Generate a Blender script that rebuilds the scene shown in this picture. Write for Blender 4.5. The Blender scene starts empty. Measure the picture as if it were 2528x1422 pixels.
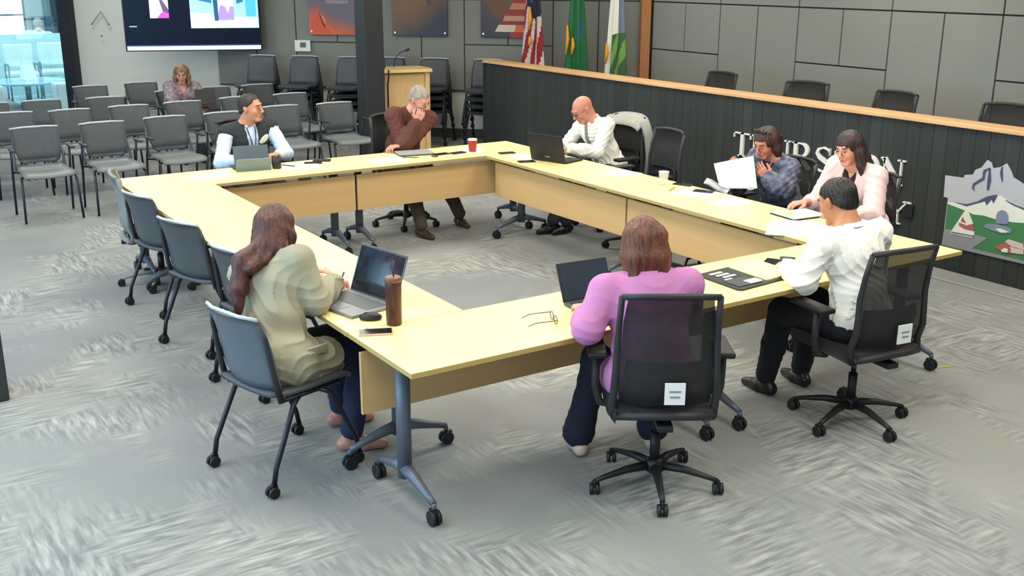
import bpy, math, random
import numpy as np
from mathutils import Vector, Matrix
random.seed(7)
C = bpy.context.scene.collection
PI = math.pi
def rad(a): return a*PI/180

# ---------------- camera ----------------
def set_camera():
    yaw, pitch, roll = .58188, .29224, .00387
    cy, sy, cp, sp = math.cos(yaw), math.sin(yaw), math.cos(pitch), math.sin(pitch)
    f = Vector((sy*cp, cy*cp, -sp)); r = Vector((cy, -sy, 0)); u = r.cross(f)
    cr, sr = math.cos(roll), math.sin(roll)
    r, u = cr*r+sr*u, -sr*r+cr*u
    cam = bpy.data.cameras.new('camera'); o = bpy.data.objects.new('camera', cam); C.objects.link(o)
    M = Matrix((( r.x, u.x, -f.x, -1.85062), (r.y, u.y, -f.y, -3.55483), (r.z, u.z, -f.z, 2.30261), (0, 0, 0, 1)))
    o.matrix_world = M
    cam.sensor_width = 36; cam.lens = 2601.23/2528*36; cam.clip_start = .05; cam.clip_end = 200
    bpy.context.scene.camera = o
set_camera()

# ---------------- world, lamps, exposure ----------------
W = bpy.data.worlds.new('World'); bpy.context.scene.world = W; W.use_nodes = True
W.node_tree.nodes['Background'].inputs[0].default_value = (.75, .87, 1, 1)
W.node_tree.nodes['Background'].inputs[1].default_value = 1.0
vs = bpy.context.scene.view_settings
vs.view_transform = 'Standard'; vs.look = 'None'; vs.gamma = 1; vs.exposure = 0.1; vs.use_curve_mapping = False
def area(name, loc, size, power, color, target=(0, 0, -1), sy=None):
    l = bpy.data.lights.new(name, 'AREA'); l.shape = 'RECTANGLE'; l.size = size; l.size_y = sy or size
    l.energy = power; l.color = color
    o = bpy.data.objects.new(name, l); C.objects.link(o); o.location = loc
    o.rotation_euler = Vector(target).to_track_quat('-Z', 'Y').to_euler()
    return o
CEIL = 3.25
WARM = (1, .95, .835)
for (x, y, p) in ((-1.2, -1.6, 58), (1.6, -1.6, 60), (4.3, -1.2, 50), (-1.2, 1.6, 60), (1.4, 1.6, 68), (4.3, 1.6, 62),
                  (-1.2, 4.8, 60), (1.4, 4.8, 66), (4.3, 4.8, 62), (.6, 8.2, 56), (3.6, 7.8, 40), (1.2, 11.4, 56), (6.7, 3.2, 30), (6.6, 6.4, 22)):
    area('ceiling_lamp', (x, y, CEIL-.03), 1.3, p, WARM)
area('window_daylight', (-4.9, 2.0, 1.6), 9, 370, (.42, .74, 1), (1, 0, -.12), 2.4)
area('lobby_lamp', (1.2, 17.2, 3.0), 3.5, 190, (.55, .9, 1))
area('lobby_lamp', (-1.5, 18.6, 3.0), 3.0, 90, (.62, .9, 1))

# ---------------- materials ----------------
def lin(c): return tuple(((v/255)/12.92 if v/255 <= .04045 else ((v/255+.055)/1.055)**2.4) for v in c)
MATS = {}
def mat(name, c, rough=.6, metal=0, spec=.4, vary=0, vscale=8, bump=0, bscale=60, alpha=1, emit=0, coat=0, trans=0, stretch=(1, 1, 1), c2=None):
    if name in MATS: return MATS[name]
    m = bpy.data.materials.new(name); m.use_nodes = True; nt = m.node_tree; b = nt.nodes['Principled BSDF']
    L = lin(c); b.inputs['Base Color'].default_value = (*L, 1)
    b.inputs['Roughness'].default_value = rough; b.inputs['Metallic'].default_value = metal
    b.inputs['Specular IOR Level'].default_value = spec
    if coat: b.inputs['Coat Weight'].default_value = coat; b.inputs['Coat Roughness'].default_value = .25
    if trans: b.inputs['Transmission Weight'].default_value = trans
    if emit: b.inputs['Emission Color'].default_value = (*L, 1); b.inputs['Emission Strength'].default_value = emit
    tc = None
    def coord():
        nonlocal tc
        if tc is None:
            t = nt.nodes.new('ShaderNodeTexCoord'); mp = nt.nodes.new('ShaderNodeMapping'); mp.inputs['Scale'].default_value = stretch
            nt.links.new(t.outputs['Object'], mp.inputs[0]); tc = mp.outputs[0]
        return tc
    if vary:
        n = nt.nodes.new('ShaderNodeTexNoise'); n.inputs['Scale'].default_value = vscale; n.inputs['Detail'].default_value = 4
        nt.links.new(coord(), n.inputs['Vector'])
        r = nt.nodes.new('ShaderNodeValToRGB'); r.color_ramp.elements[0].position = .32; r.color_ramp.elements[1].position = .68
        a = lin(c2) if c2 else tuple(v*(1-vary) for v in L)
        r.color_ramp.elements[0].color = (*a, 1); r.color_ramp.elements[1].color = (*(tuple(min(1, v*(1+vary*.5)) for v in L) if not c2 else L), 1)
        nt.links.new(n.outputs['Fac'], r.inputs[0]); nt.links.new(r.outputs[0], b.inputs['Base Color'])
    if bump:
        n = nt.nodes.new('ShaderNodeTexNoise'); n.inputs['Scale'].default_value = bscale; n.inputs['Detail'].default_value = 3
        nt.links.new(coord(), n.inputs['Vector'])
        bp = nt.nodes.new('ShaderNodeBump'); bp.inputs['Strength'].default_value = bump; bp.inputs['Distance'].default_value = .01
        nt.links.new(n.outputs['Fac'], bp.inputs['Height']); nt.links.new(bp.outputs[0], b.inputs['Normal'])
    if alpha < 1: b.inputs['Alpha'].default_value = alpha
    MATS[name] = m; return m

def carpet_material():
    m = bpy.data.materials.new('carpet'); m.use_nodes = True; nt = m.node_tree; b = nt.nodes['Principled BSDF']
    b.inputs['Roughness'].default_value = .95; b.inputs['Specular IOR Level'].default_value = .15
    tc = nt.nodes.new('ShaderNodeTexCoord')
    def noise(scale, stretch=(1, 1, 1), rot=0, detail=4, dist=0):
        mp = nt.nodes.new('ShaderNodeMapping'); mp.inputs['Scale'].default_value = stretch; mp.inputs['Rotation'].default_value = (0, 0, rot)
        nt.links.new(tc.outputs['Object'], mp.inputs[0]); n = nt.nodes.new('ShaderNodeTexNoise')
        n.inputs['Scale'].default_value = scale; n.inputs['Detail'].default_value = detail; n.inputs['Distortion'].default_value = dist
        nt.links.new(mp.outputs[0], n.inputs['Vector']); return n.outputs['Fac']
    def ramp(fac, *st):
        r = nt.nodes.new('ShaderNodeValToRGB'); e = r.color_ramp.elements
        for i, (p, c) in enumerate(st):
            if i < 2: e[i].position = p
            else: e.new(p)
        for i, (p, c) in enumerate(st): e[i].color = (*lin(c), 1)
        nt.links.new(fac, r.inputs[0]); return r.outputs[0]
    def mix(f, a, bb, mode='MIX'):
        x = nt.nodes.new('ShaderNodeMix'); x.data_type = 'RGBA'; x.blend_type = mode
        if isinstance(f, float): x.inputs[0].default_value = f
        else: nt.links.new(f, x.inputs[0])
        nt.links.new(a, x.inputs[6]); nt.links.new(bb, x.inputs[7]); return x.outputs[2]
    base = ramp(noise(.5, detail=4), (.36, (122, 125, 127)), (.5, (134, 136, 135)), (.64, (146, 147, 143)))
    s1 = ramp(noise(11, (.5, 3.4, 1), .5, 9, .35), (.38, (114, 117, 118)), (.68, (176, 176, 168)))
    s2 = ramp(noise(11, (3.2, .5, 1), .9, 9, .35), (.38, (112, 115, 117)), (.68, (172, 173, 168)))
    def mr(f, lo, hi, to):
        r = nt.nodes.new('ShaderNodeMapRange'); r.inputs[1].default_value = lo; r.inputs[2].default_value = hi; r.inputs[4].default_value = to
        nt.links.new(f, r.inputs[0]); return r.outputs[0]
    st = mix(mr(noise(1.6, rot=.7, detail=2), .47, .53, 1), s1, s2)
    col = mix(mr(noise(1.3, detail=6, dist=.5), .44, .6, .8), base, st)
    nt.links.new(col, b.inputs['Base Color'])
    bp = nt.nodes.new('ShaderNodeBump'); bp.inputs['Strength'].default_value = .5; bp.inputs['Distance'].default_value = .004
    nt.links.new(noise(260, detail=1), bp.inputs['Height']); nt.links.new(bp.outputs[0], b.inputs['Normal'])
    return m

CARPET = carpet_material()
MAPLE = mat('maple_laminate', (244, 225, 154), .38, spec=.5, vary=.05, vscale=3, stretch=(1, 6, 1))
MAPLE_EDGE = mat('maple_edge', (178, 152, 92), .5)
MODESTY = mat('maple_modesty', (202, 166, 114), .5, vary=.06, vscale=2, stretch=(.6, .6, 8))
STEEL = mat('grey_steel', (92, 100, 112), .45, metal=.3)
BLACK = mat('black_plastic', (26, 27, 29), .5)
CHARCOAL = mat('charcoal_plastic', (40, 41, 44), .55)
SHELL = mat('grey_shell', (88, 95, 102), .5, bump=.05)
SHELL_DK = mat('dark_grey_shell', (72, 76, 80), .5)
SHELLRIM = mat('light_grey_rim', (176, 182, 184), .4)
TUBE = mat('black_tube', (30, 33, 42), .35, metal=.2)
NET = mat('charcoal_net', (40, 40, 42), .7, alpha=.74)
NETG = mat('grey_net', (76, 80, 82), .7, alpha=.8)
WHITE_PAPER = mat('paper', (246, 246, 244), .8)
DAIS = mat('dark_board', (46, 51, 50), .65, vary=.18, vscale=2.5, stretch=(14, 14, .7))
DAIS2 = mat('dark_board_b', (42, 46, 46), .65, vary=.2, vscale=2.5, stretch=(14, 14, .7))
DAIS3 = mat('dark_board_c', (50, 54, 53), .65, vary=.2, vscale=2.5, stretch=(14, 14, .7))
OAK = mat('oak_cap', (214, 168, 118), .4, vary=.12, vscale=4, stretch=(6, .6, 6))
PANEL = mat('grey_felt_panel', (131, 132, 126), .9, vary=.05, vscale=1.2, bump=.05, bscale=200)
GYP = mat('painted_wall', (208, 210, 204), .8)
GYP_DK = mat('joint_grey', (70, 72, 72), .9)

# ---------------- mesh builder ----------------
class MB:
    def __init__(s): s.v = []; s.f = []; s.m = []; s.sm = []
    def add(s, v, f, mi=0, sm=False):
        o = len(s.v); s.v += [tuple(p) for p in v]
        for q in f: s.f.append(tuple(i+o for i in q)); s.m.append(mi); s.sm.append(sm)
        return s
    def box(s, c, d, rz=0, mi=0, M=None):
        x, y, z = d[0]/2, d[1]/2, d[2]/2
        R = M or Matrix.Rotation(rz, 3, 'Z')
        v = [Vector(c)+R @ Vector(p) for p in ((-x, -y, -z), (x, -y, -z), (x, y, -z), (-x, y, -z), (-x, -y, z), (x, -y, z), (x, y, z), (-x, y, z))]
        return s.add(v, [(0, 3, 2, 1), (4, 5, 6, 7), (0, 1, 5, 4), (1, 2, 6, 5), (2, 3, 7, 6), (3, 0, 4, 7)], mi)
    def prism(s, poly, h0, h1, axes='xyz', mi=0):
        # poly of (a, b) in the first two named axes, extruded h0..h1 along the third
        n = len(poly); idx = {'x': 0, 'y': 1, 'z': 2}
        def P(a, b, h):
            p = [0, 0, 0]; p[idx[axes[0]]] = a; p[idx[axes[1]]] = b; p[idx[axes[2]]] = h; return p
        v = [P(a, b, h0) for a, b in poly]+[P(a, b, h1) for a, b in poly]
        f = [tuple(reversed(range(n))), tuple(range(n, 2*n))]+[(i, (i+1) % n, n+(i+1) % n, n+i) for i in range(n)]
        return s.add(v, f, mi)
    def tube(s, pts, r, n=8, mi=0, cap=True, flat=1):
        pts = [Vector(p) for p in pts]; R = r if isinstance(r, (list, tuple)) else [r]*len(pts)
        v = []; up = None
        for i, p in enumerate(pts):
            t = (pts[min(i+1, len(pts)-1)]-pts[max(i-1, 0)]).normalized()
            if up is None: up = Vector((0, 0, 1)) if abs(t.z) < .9 else Vector((1, 0, 0))
            a = t.cross(up).normalized(); b = a.cross(t).normalized(); up = b
            for k in range(n):
                an = 2*PI*k/n; v.append(p+a*math.cos(an)*R[i]+b*math.sin(an)*R[i]*flat)
        f = []
        for i in range(len(pts)-1):
            for k in range(n): f.append((i*n+k, i*n+(k+1) % n, (i+1)*n+(k+1) % n, (i+1)*n+k))
        s.add(v, f, mi, True)
        if cap:
            o = len(s.v)-len(v); m = (len(pts)-1)*n
            s.f.append(tuple(o+k for k in reversed(range(n)))); s.f.append(tuple(o+m+k for k in range(n))); s.m += [mi, mi]; s.sm += [False, False]
        return s
    def lathe(s, prof, c=(0, 0, 0), n=20, mi=0):
        v = [(c[0]+r*math.cos(2*PI*k/n), c[1]+r*math.sin(2*PI*k/n), c[2]+z) for r, z in prof for k in range(n)]
        f = [(i*n+k, i*n+(k+1) % n, (i+1)*n+(k+1) % n, (i+1)*n+k) for i in range(len(prof)-1) for k in range(n)]
        f.append(tuple(reversed(range(n)))); f.append(tuple((len(prof)-1)*n+k for k in range(n)))
        s.add(v, f, mi, True); s.sm[-1] = s.sm[-2] = False; return s
    def ell(s, c, r, n=14, m=9, mi=0, R=None):
        v = []
        for i in range(m+1):
            th = PI*i/m
            for k in range(n):
                p = Vector((r[0]*math.sin(th)*math.cos(2*PI*k/n), r[1]*math.sin(th)*math.sin(2*PI*k/n), r[2]*math.cos(th)))
                v.append(Vector(c)+(R @ p if R else p))
        f = [(i*n+k, (i+1)*n+k, (i+1)*n+(k+1) % n, i*n+(k+1) % n) for i in range(m) for k in range(n)]
        return s.add(v, f, mi, True)
    def grid(s, P, th=0, mi=0, sm=True):
        # P[i][j] points; th thickness along normals -> closed sheet
        nu, nv = len(P), len(P[0]); A = np.array([[tuple(p) for p in r] for r in P], float)
        du = np.gradient(A, axis=0); dv = np.gradient(A, axis=1); N = np.cross(du, dv); N /= np.linalg.norm(N, axis=2, keepdims=True)+1e-9
        T = A+N*th/2; Bm = A-N*th/2; v = list(map(tuple, T.reshape(-1, 3)))+list(map(tuple, Bm.reshape(-1, 3))); o = nu*nv
        f = []
        for i in range(nu-1):
            for j in range(nv-1):
                a = i*nv+j; f.append((a, a+nv, a+nv+1, a+1)); f.append((o+a, o+a+1, o+a+nv+1, o+a+nv))
        for i in range(nu-1):
            for j in (0, nv-1): a = i*nv+j; f.append((a, a+nv, o+a+nv, o+a))
        for j in range(nv-1):
            for i in (0, nu-1): a = i*nv+j; f.append((a, a+1, o+a+1, o+a))
        return s.add(v, f, mi, sm)
    def build(s, name, mats, parent=None, bevel=0, **tags):
        me = bpy.data.meshes.new(name); me.from_pydata([tuple(p) for p in s.v], [], s.f)
        for m in (mats if isinstance(mats, (list, tuple)) else [mats]): me.materials.append(m)
        me.polygons.foreach_set('material_index', s.m); me.polygons.foreach_set('use_smooth', s.sm); me.update()
        o = bpy.data.objects.new(name, me); C.objects.link(o)
        if parent: o.parent = parent
        if bevel:
            b = o.modifiers.new('bevel', 'BEVEL'); b.width = bevel; b.segments = 2; b.limit_method = 'ANGLE'; b.angle_limit = rad(50)
        for k, val in tags.items(): o[k] = val
        return o
def thing(name, label, cat, loc=(0, 0, 0), rz=0, group=None):
    o = bpy.data.objects.new(name, None); C.objects.link(o); o.empty_display_size = .1
    o.location = loc; o.rotation_euler = (0, 0, rz); o['label'] = label; o['category'] = cat
    if group: o['group'] = group
    return o
def tag(o, label, cat, group=None):
    o['label'] = label; o['category'] = cat
    if group: o['group'] = group
    return o
def struct(o): o['kind'] = 'structure'; return o
KIDS = {}
def dup(root, loc, rz, label, group=None):
    r = root.copy(); C.objects.link(r); r.location = loc; r.rotation_euler = (0, 0, rz); r['label'] = label
    if group: r['group'] = group
    if root.name not in KIDS:
        allo = list(bpy.data.objects); K = [o for o in allo if o.parent == root]; KIDS[root.name] = [(k, [g for g in allo if g.parent == k]) for k in K]
    for k, gs in KIDS[root.name]:
        c = k.copy(); C.objects.link(c); c.parent = r
        for g in gs:
            d = g.copy(); C.objects.link(d); d.parent = c
    return r
# ---------------- room ----------------
DX = 5.587                                  # dais front
RWX = 7.70                                  # right wall
def wallp(s): return Vector((7.70-s/math.sqrt(2), 7.69+s/math.sqrt(2), 0))   # along the diagonal rear wall from the corner
def room():
    fl = MB().prism([(-5, -6), (RWX, -6), (RWX, 7.69), (1.2, 14.19), (1.2, 20.5), (-5, 20.5)], -.05, 0).build('floor', CARPET); struct(fl)
    ce = MB().prism([(-5, -6), (RWX+.2, -6), (RWX+.2, 7.75), (1.6, 14.0), (5, 20.5), (-5, 20.5)], CEIL, CEIL+.1).build('ceiling', mat('ceiling_white', (225, 226, 222), .9)); struct(ce)
    # right wall
    w = struct(MB().box((RWX+.1, .85, CEIL/2), (.16, 13.7, CEIL)).build('wall_right', GYP_DK))
    cols = []
    y = 7.53; k = 0
    zs_pair = [(.67, 1.31, 1), (1.31, 1.92, 2), (1.92, 2.56, 1), (2.56, 3.2, 2)]
    zs_tall = [(.67, 1.92, 2), (1.92, 3.2, 1)]
    g = .008
    while y > -5.5:
        wd = 1.26
        for (z0, z1, n) in (zs_pair if k % 2 == 0 else zs_tall):
            for q in range(n):
                a = y-wd*q/n; b = y-wd*(q+1)/n
                MB().box((RWX, (a+b)/2, (z0+z1)/2), (.05, a-b-2*g, z1-z0-2*g)).build('panel', PANEL, w, .004)
        MB().box((RWX, y-wd/2, .41), (.03, wd-.002, .5)).build('panel', PANEL, w)
        y -= wd; k += 1
    struct(MB().box((7.6, 7.6, CEIL/2), (.13, .1, CEIL), rad(-22)).build('trim_1', mat('oak_post', (176, 118, 74), .5, vary=.1, stretch=(6, 6, .6)), None, .004))
    # diagonal rear wall
    L = 8.65
    mid = wallp(L/2)+Vector((.08, .08, 0))
    w = struct(MB().box((mid.x, mid.y, CEIL/2), (L, .1, CEIL), rad(-45)).build('wall_rear', GYP))
    nrm = Vector((-1, -1, 0)).normalized()
    s = .02; k = 1
    for k in range(5):
        wd = 1.255
        for (z0, z1, n) in (zs_tall if k % 2 == 0 else zs_pair):
            for q in range(n):
                a = s+wd*q/n; b = s+wd*(q+1)/n; m = wallp((a+b)/2)+nrm*-.01
                MB().box((m.x, m.y, (z0+z1)/2), (b-a-2*g, .04, z1-z0-2*g), rad(-45)).build('panel', PANEL, w, .004)
        m = wallp(s+wd/2)+Vector((.015, .015, 0))
        MB().box((m.x, m.y, CEIL/2+.3), (wd, .03, CEIL-.72), rad(-45)).build('backing_strip', GYP_DK, w)
        s += wd
    m = wallp(L/2)+nrm*.004
    struct(MB().box((m.x, m.y, .065), (L, .02, .13), rad(-45)).build('baseboard_rear', mat('rubber_base', (74, 76, 74), .7), None, .003))
    struct(MB().box((5.30, 1.0, .004), (.035, 12.6, .012)).build('trim_2', mat('floor_strip', (150, 148, 140), .6)))
    # near and left walls, out of view
    struct(MB().box((1.35, -6.05, CEIL/2), (13, .1, CEIL)).build('wall_near', GYP))
    wl = struct(MB().box((-5.05, 7.25, .35), (.1, 26.5, .7)).box((-5.05, 7.25, 3.05), (.1, 26.5, .4)).build('wall_left', GYP))
    for i, yy in enumerate(range(-6, 21, 3)):
        struct(MB().box((-5.05, yy, 1.8), (.12, .12, 2.2)).build('trim_%d' % (i+3), BLACK))
    # lobby glass and dark mullion
    e = wallp(8.72)
    struct(MB().box((e.x, e.y, CEIL/2), (.2, .14, CEIL), rad(-45)).build('trim_20', mat('dark_mullion', (24, 26, 36), .4)))
    gl = mat('clear_glass', (235, 248, 250), .02, trans=1, alpha=.12)
    wn = struct(MB().box((-1.9, e.y+.06, 1.62), (6.6, .012, 3.2)).build('window_1', gl))
    MB().box((-1.9, e.y+.06, .04), (6.6, .08, .08)).build('sill', mat('dark_mullion', (0, 0, 0)), wn)
    for xx in (-.2, -1.7, -3.2): MB().box((xx, e.y+.06, 1.62), (.06, .08, 3.2)).build('mullion', mat('dark_mullion', (0, 0, 0)), wn)
    # lobby shell
    pale = mat('lobby_wall', (196, 224, 224), .7)
    struct(MB().box((0, 20.5, CEIL/2), (11, .1, CEIL)).build('wall_lobby', mat('lobby_grey', (150, 168, 170), .8)))
    struct(MB().box((4.2, 17.3, CEIL/2), (.1, 6.6, CEIL)).build('wall_lobby_side', pale))
    struct(MB().prism([(1.2, 14.19), (5, 13.5), (5, 20.5), (1.2, 20.5)], -.05, 0).build('floor_lobby', mat('lobby_floor', (160, 185, 190), .35)))
room()

def dais():
    t = thing('dais', 'long dark plank-fronted dais with a light wood cap along the right', 'dais', (DX, 0, 0))
    y0, y1 = -2.2, 8.42
    n = 86; w = (y1-y0)/n
    for i in range(n):
        a = y0+w*i; MB().box((.012+random.uniform(-.0012, .0012), a+w/2, .575), (.022, w-.0025, 1.15)).build('plank', [DAIS, DAIS2, DAIS3][random.choice((0, 0, 1, 1, 2))], t, .001)
    MB().box((.055, (y0+y1)/2, .57), (.06, y1-y0-.01, 1.14)).build('core', BLACK, t)
    MB().box((.03, y1-.006, .575), (.12, .02, 1.15)).build('end_panel', DAIS, t)
    MB().box((.08, (y0+y1)/2, 1.167), (.22, y1-y0+.04, .035)).build('cap', OAK, t, .006)
    MB().box((.42, (y0+y1)/2-.1, .9), (.62, y1-y0-.3, .03)).build('worktop', MAPLE, t, .004)
    struct(MB().box((6.72, 3.0, .11), (1.95, 10.2, .22)).build('floor_platform', CARPET))
dais()

# raised lettering
def lettering():
    t = thing('lettering', 'white raised serif letters THURSTON COUNTY on the dark dais front', 'sign', (DX, 0, 0))
    ink = mat('letter_white', (214, 216, 210), .6)
    def glyph(ch):
        m = []       # list of (points, widths)
        S = .16; h = .055; H = 1
        def box(x0, y0, x1, y1): m.append([(x0, y0), (x1, y0), (x1, y1), (x0, y1)])
        def serif(x, y, w=.3): box(x-w/2, y-(h if y > .5 else 0), x+w/2, y+(0 if y > .5 else h))
        def stroke(pts, ws):
            Lp, Rp = [], []
            for i, (x, y) in enumerate(pts):
                x2, y2 = pts[min(i+1, len(pts)-1)]; x1, y1 = pts[max(i-1, 0)]; d = math.hypot(x2-x1, y2-y1); nx, ny = -(y2-y1)/d, (x2-x1)/d
                w = ws[i]/2; Lp.append((x+nx*w, y+ny*w)); Rp.append((x-nx*w, y-ny*w))
            for i in range(len(pts)-1): m.append([Rp[i], Rp[i+1], Lp[i+1], Lp[i]])
        def arc(cx, cy, rx, ry, a0, a1, n=14, thick=S, thin=.06):
            P = []; Wd = []
            for i in range(n+1):
                a = rad(a0+(a1-a0)*i/n); P.append((cx+rx*math.cos(a), cy+ry*math.sin(a))); Wd.append(thin+(thick-thin)*abs(math.cos(a)))
            stroke(P, Wd)
        if ch == 'T': box(.42, 0, .58, 1); serif(.5, 0, .36); box(.05, .94, .95, 1); box(.05, .78, .10, 1); box(.90, .78, .95, 1)
        elif ch == 'H':
            for x in (.2, .8): box(x-.08, 0, x+.08, 1); serif(x, 0, .34); serif(x, 1, .34)
            box(.2, .48, .8, .54)
        elif ch == 'U': box(.12, .35, .28, 1); serif(.2, 1, .36); box(.77, .35, .84, 1); serif(.8, 1, .28); arc(.50, .36, .30, .33, 180, 360, thick=.14)
        elif ch == 'R':
            box(.15, 0, .31, 1); serif(.22, 0, .34); box(.08, .945, .5, 1); box(.3, .46, .5, .51); arc(.5, .73, .26, .245, -90, 90)
            stroke([(.5, .5), (.64, .25), (.86, .03), (.97, .03)], [.12, .16, .16, .05])
        elif ch == 'S':
            P = [(.80, .74), (.74, .90), (.52, .97), (.30, .88), (.25, .72), (.36, .58), (.55, .48), (.73, .38), (.78, .24), (.68, .09), (.48, .03), (.28, .10), (.2, .28)]
            stroke(P, [.04, .06, .07, .11, .13, .16, .17, .16, .13, .11, .07, .06, .04]); box(.77, .7, .81, .97); box(.19, .04, .23, .32)
        elif ch == 'O': arc(.5, .5, .38, .47, 0, 360, 28)
        elif ch == 'C': arc(.52, .5, .38, .47, 40, 320, 24); box(.80, .68, .84, .97)
        elif ch == 'N': box(.15, 0, .21, 1); serif(.18, 0, .3); box(.79, 0, .85, 1); serif(.82, 1, .3); stroke([(.14, .98), (.84, .02)], [.17, .17]); serif(.12, 1, .2)
        elif ch == 'Y': box(.43, 0, .58, .48); serif(.5, 0, .36); stroke([(.16, .98), (.5, .44)], [.15, .14]); stroke([(.86, .98), (.52, .46)], [.06, .06]); serif(.16, 1, .32); serif(.86, 1, .28)
        return m
    def put(ch, yc, z0, hh, ww):
        mb = MB()
        for poly in glyph(ch):
            mb.prism([(yc-(u-.5)*ww, z0+v*hh) for u, v in poly], -.022, .002, 'yzx')
        mb.build('letter', ink, t)
    for i, ch in enumerate('THURSTON'): put(ch, 3.70-i*.2475, .592, .228, .255)
    for i, ch in enumerate('COUNTY'): put(ch, 3.58-i*.338, .285, .2, .27)
lettering()

def crest():
    t = thing('crest', 'coloured county crest cut-out with mountains, sailboat and farm on the dais', 'sign', (DX, 0, 0))
    cols = dict(m=(172, 174, 184), w=(212, 216, 208), n=(70, 74, 104), g=(62, 118, 76), s=(132, 134, 142), r=(160, 92, 84), b=(120, 130, 158), l=(196, 178, 178))
    M = {k: mat('crest_'+k, v, .6) for k, v in cols.items()}
    names = dict(m='mountain', w='snow', n='ridge', g='field', s='water', r='red_patch', b='dome', l='roof')
    def poly(k, pts, d, d0=None): MB().prism(pts, -.004-d*.0025, -.001, 'yzx').build(names[k], M[k], t)
    for k, d, pts in CREST: poly(k, pts, d)
CREST = [('m',1,[(1.477, 0.759), (1.314, 0.765), (1.308, 0.789), (1.239, 0.803), (1.222, 0.844), (1.175, 0.868), (1.134, 0.932), (1.095, 0.917), (1.079, 0.878), (1.02, 0.895), (0.972, 0.931), (0.923, 0.869), (0.905, 0.835), (0.813, 0.797), (0.683, 0.726), (0.472, 0.691), (0.431, 0.539), (1.428, 0.337), (1.429, 0.585), (1.468, 0.587)]),
('w',2,[(1.424, 0.549), (1.342, 0.557), (1.256, 0.559), (1.168, 0.597), (1.057, 0.659), (0.988, 0.68), (0.931, 0.657), (0.792, 0.62), (0.447, 0.584), (0.434, 0.506), (0.775, 0.51), (0.863, 0.499), (0.996, 0.495), (1.107, 0.504), (1.19, 0.496), (1.249, 0.511), (1.422, 0.538)]),
('n',3,[(1.357, 0.561), (1.257, 0.565), (1.168, 0.604), (1.093, 0.657), (1.024, 0.682), (1.01, 0.675), (1.032, 0.613), (1.054, 0.639), (1.088, 0.588), (1.106, 0.617), (1.167, 0.59), (1.255, 0.55)]),
('n',3,[(1.105, 0.878), (1.154, 0.851), (1.154, 0.793), (1.226, 0.734), (1.229, 0.697), (1.205, 0.683), (1.202, 0.687), (1.214, 0.701), (1.212, 0.724), (1.135, 0.783), (1.134, 0.843), (1.1, 0.871)]),
('n',3,[(1.108, 0.874), (1.109, 0.778), (1.103, 0.705), (1.088, 0.705), (1.08, 0.78), (1.097, 0.875)]),
('n',3,[(1.007, 0.902), (1.016, 0.85), (0.99, 0.789), (0.983, 0.791), (0.993, 0.854), (1.0, 0.902)]),
('n',3,[(0.941, 0.653), (0.876, 0.628), (0.792, 0.61), (0.662, 0.589), (0.661, 0.593), (0.79, 0.621), (0.873, 0.639), (0.939, 0.657)]),
('g',3,[(1.422, 0.535), (1.249, 0.511), (1.19, 0.496), (1.107, 0.504), (0.996, 0.495), (0.863, 0.499), (0.775, 0.51), (0.434, 0.506), (0.393, 0.248), (0.731, 0.225), (1.161, 0.23), (1.418, 0.33)]),
('s',4,[(1.423, 0.336), (1.149, 0.342), (1.041, 0.336), (1.161, 0.23), (0.731, 0.227), (0.39, 0.232), (0.393, 0.199), (0.728, 0.204), (1.429, 0.198)]),
('w',5,[(1.248, 0.538), (1.362, 0.319), (1.356, 0.309), (1.169, 0.313), (1.155, 0.347), (1.179, 0.429)]),
('r',6,[(1.297, 0.39), (1.271, 0.461), (1.242, 0.427), (1.244, 0.396), (1.176, 0.425), (1.161, 0.37), (1.243, 0.37)]),
('w',7,[(1.307, 0.414), (1.299, 0.425), (1.24, 0.415), (1.239, 0.404)]),
('n',7,[(1.353, 0.326), (1.157, 0.333), (1.157, 0.328), (1.352, 0.32)]),
('b',5,[(0.987, 0.465), (0.994, 0.527), (0.983, 0.559), (0.955, 0.577), (0.922, 0.57), (0.901, 0.545), (0.891, 0.478)]),
('b',5,[(1.086, 0.419), (1.062, 0.447), (0.991, 0.458), (0.901, 0.457), (0.854, 0.441), (0.859, 0.415), (0.928, 0.398), (1.02, 0.407)]),
('w',6,[(0.986, 0.423), (0.951, 0.434), (0.878, 0.423), (0.894, 0.412), (0.938, 0.404)]),
('r',5,[(0.973, 0.279), (0.892, 0.34), (0.751, 0.353), (0.718, 0.406), (0.633, 0.408), (0.616, 0.295), (0.739, 0.276), (0.836, 0.263), (0.907, 0.26)]),
('l',6,[(0.893, 0.342), (0.869, 0.364), (0.751, 0.353), (0.73, 0.312), (0.826, 0.312)]),
('l',6,[(0.844, 0.316), (0.739, 0.314), (0.733, 0.277), (0.832, 0.268)]),
('w',7,[(0.914, 0.273), (0.885, 0.294), (0.859, 0.287), (0.859, 0.264), (0.902, 0.258)])]
crest()
tag(MB().prism([(1.83, .36), (1.73, .36), (1.73, .47), (1.83, .47)], DX-.02, DX+.001, 'yzx').build('outlet_plate', mat('outlet', (26, 28, 34), .5), None, .003), 'black outlet plate on the dais front beside the lettering', 'outlet')
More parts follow.
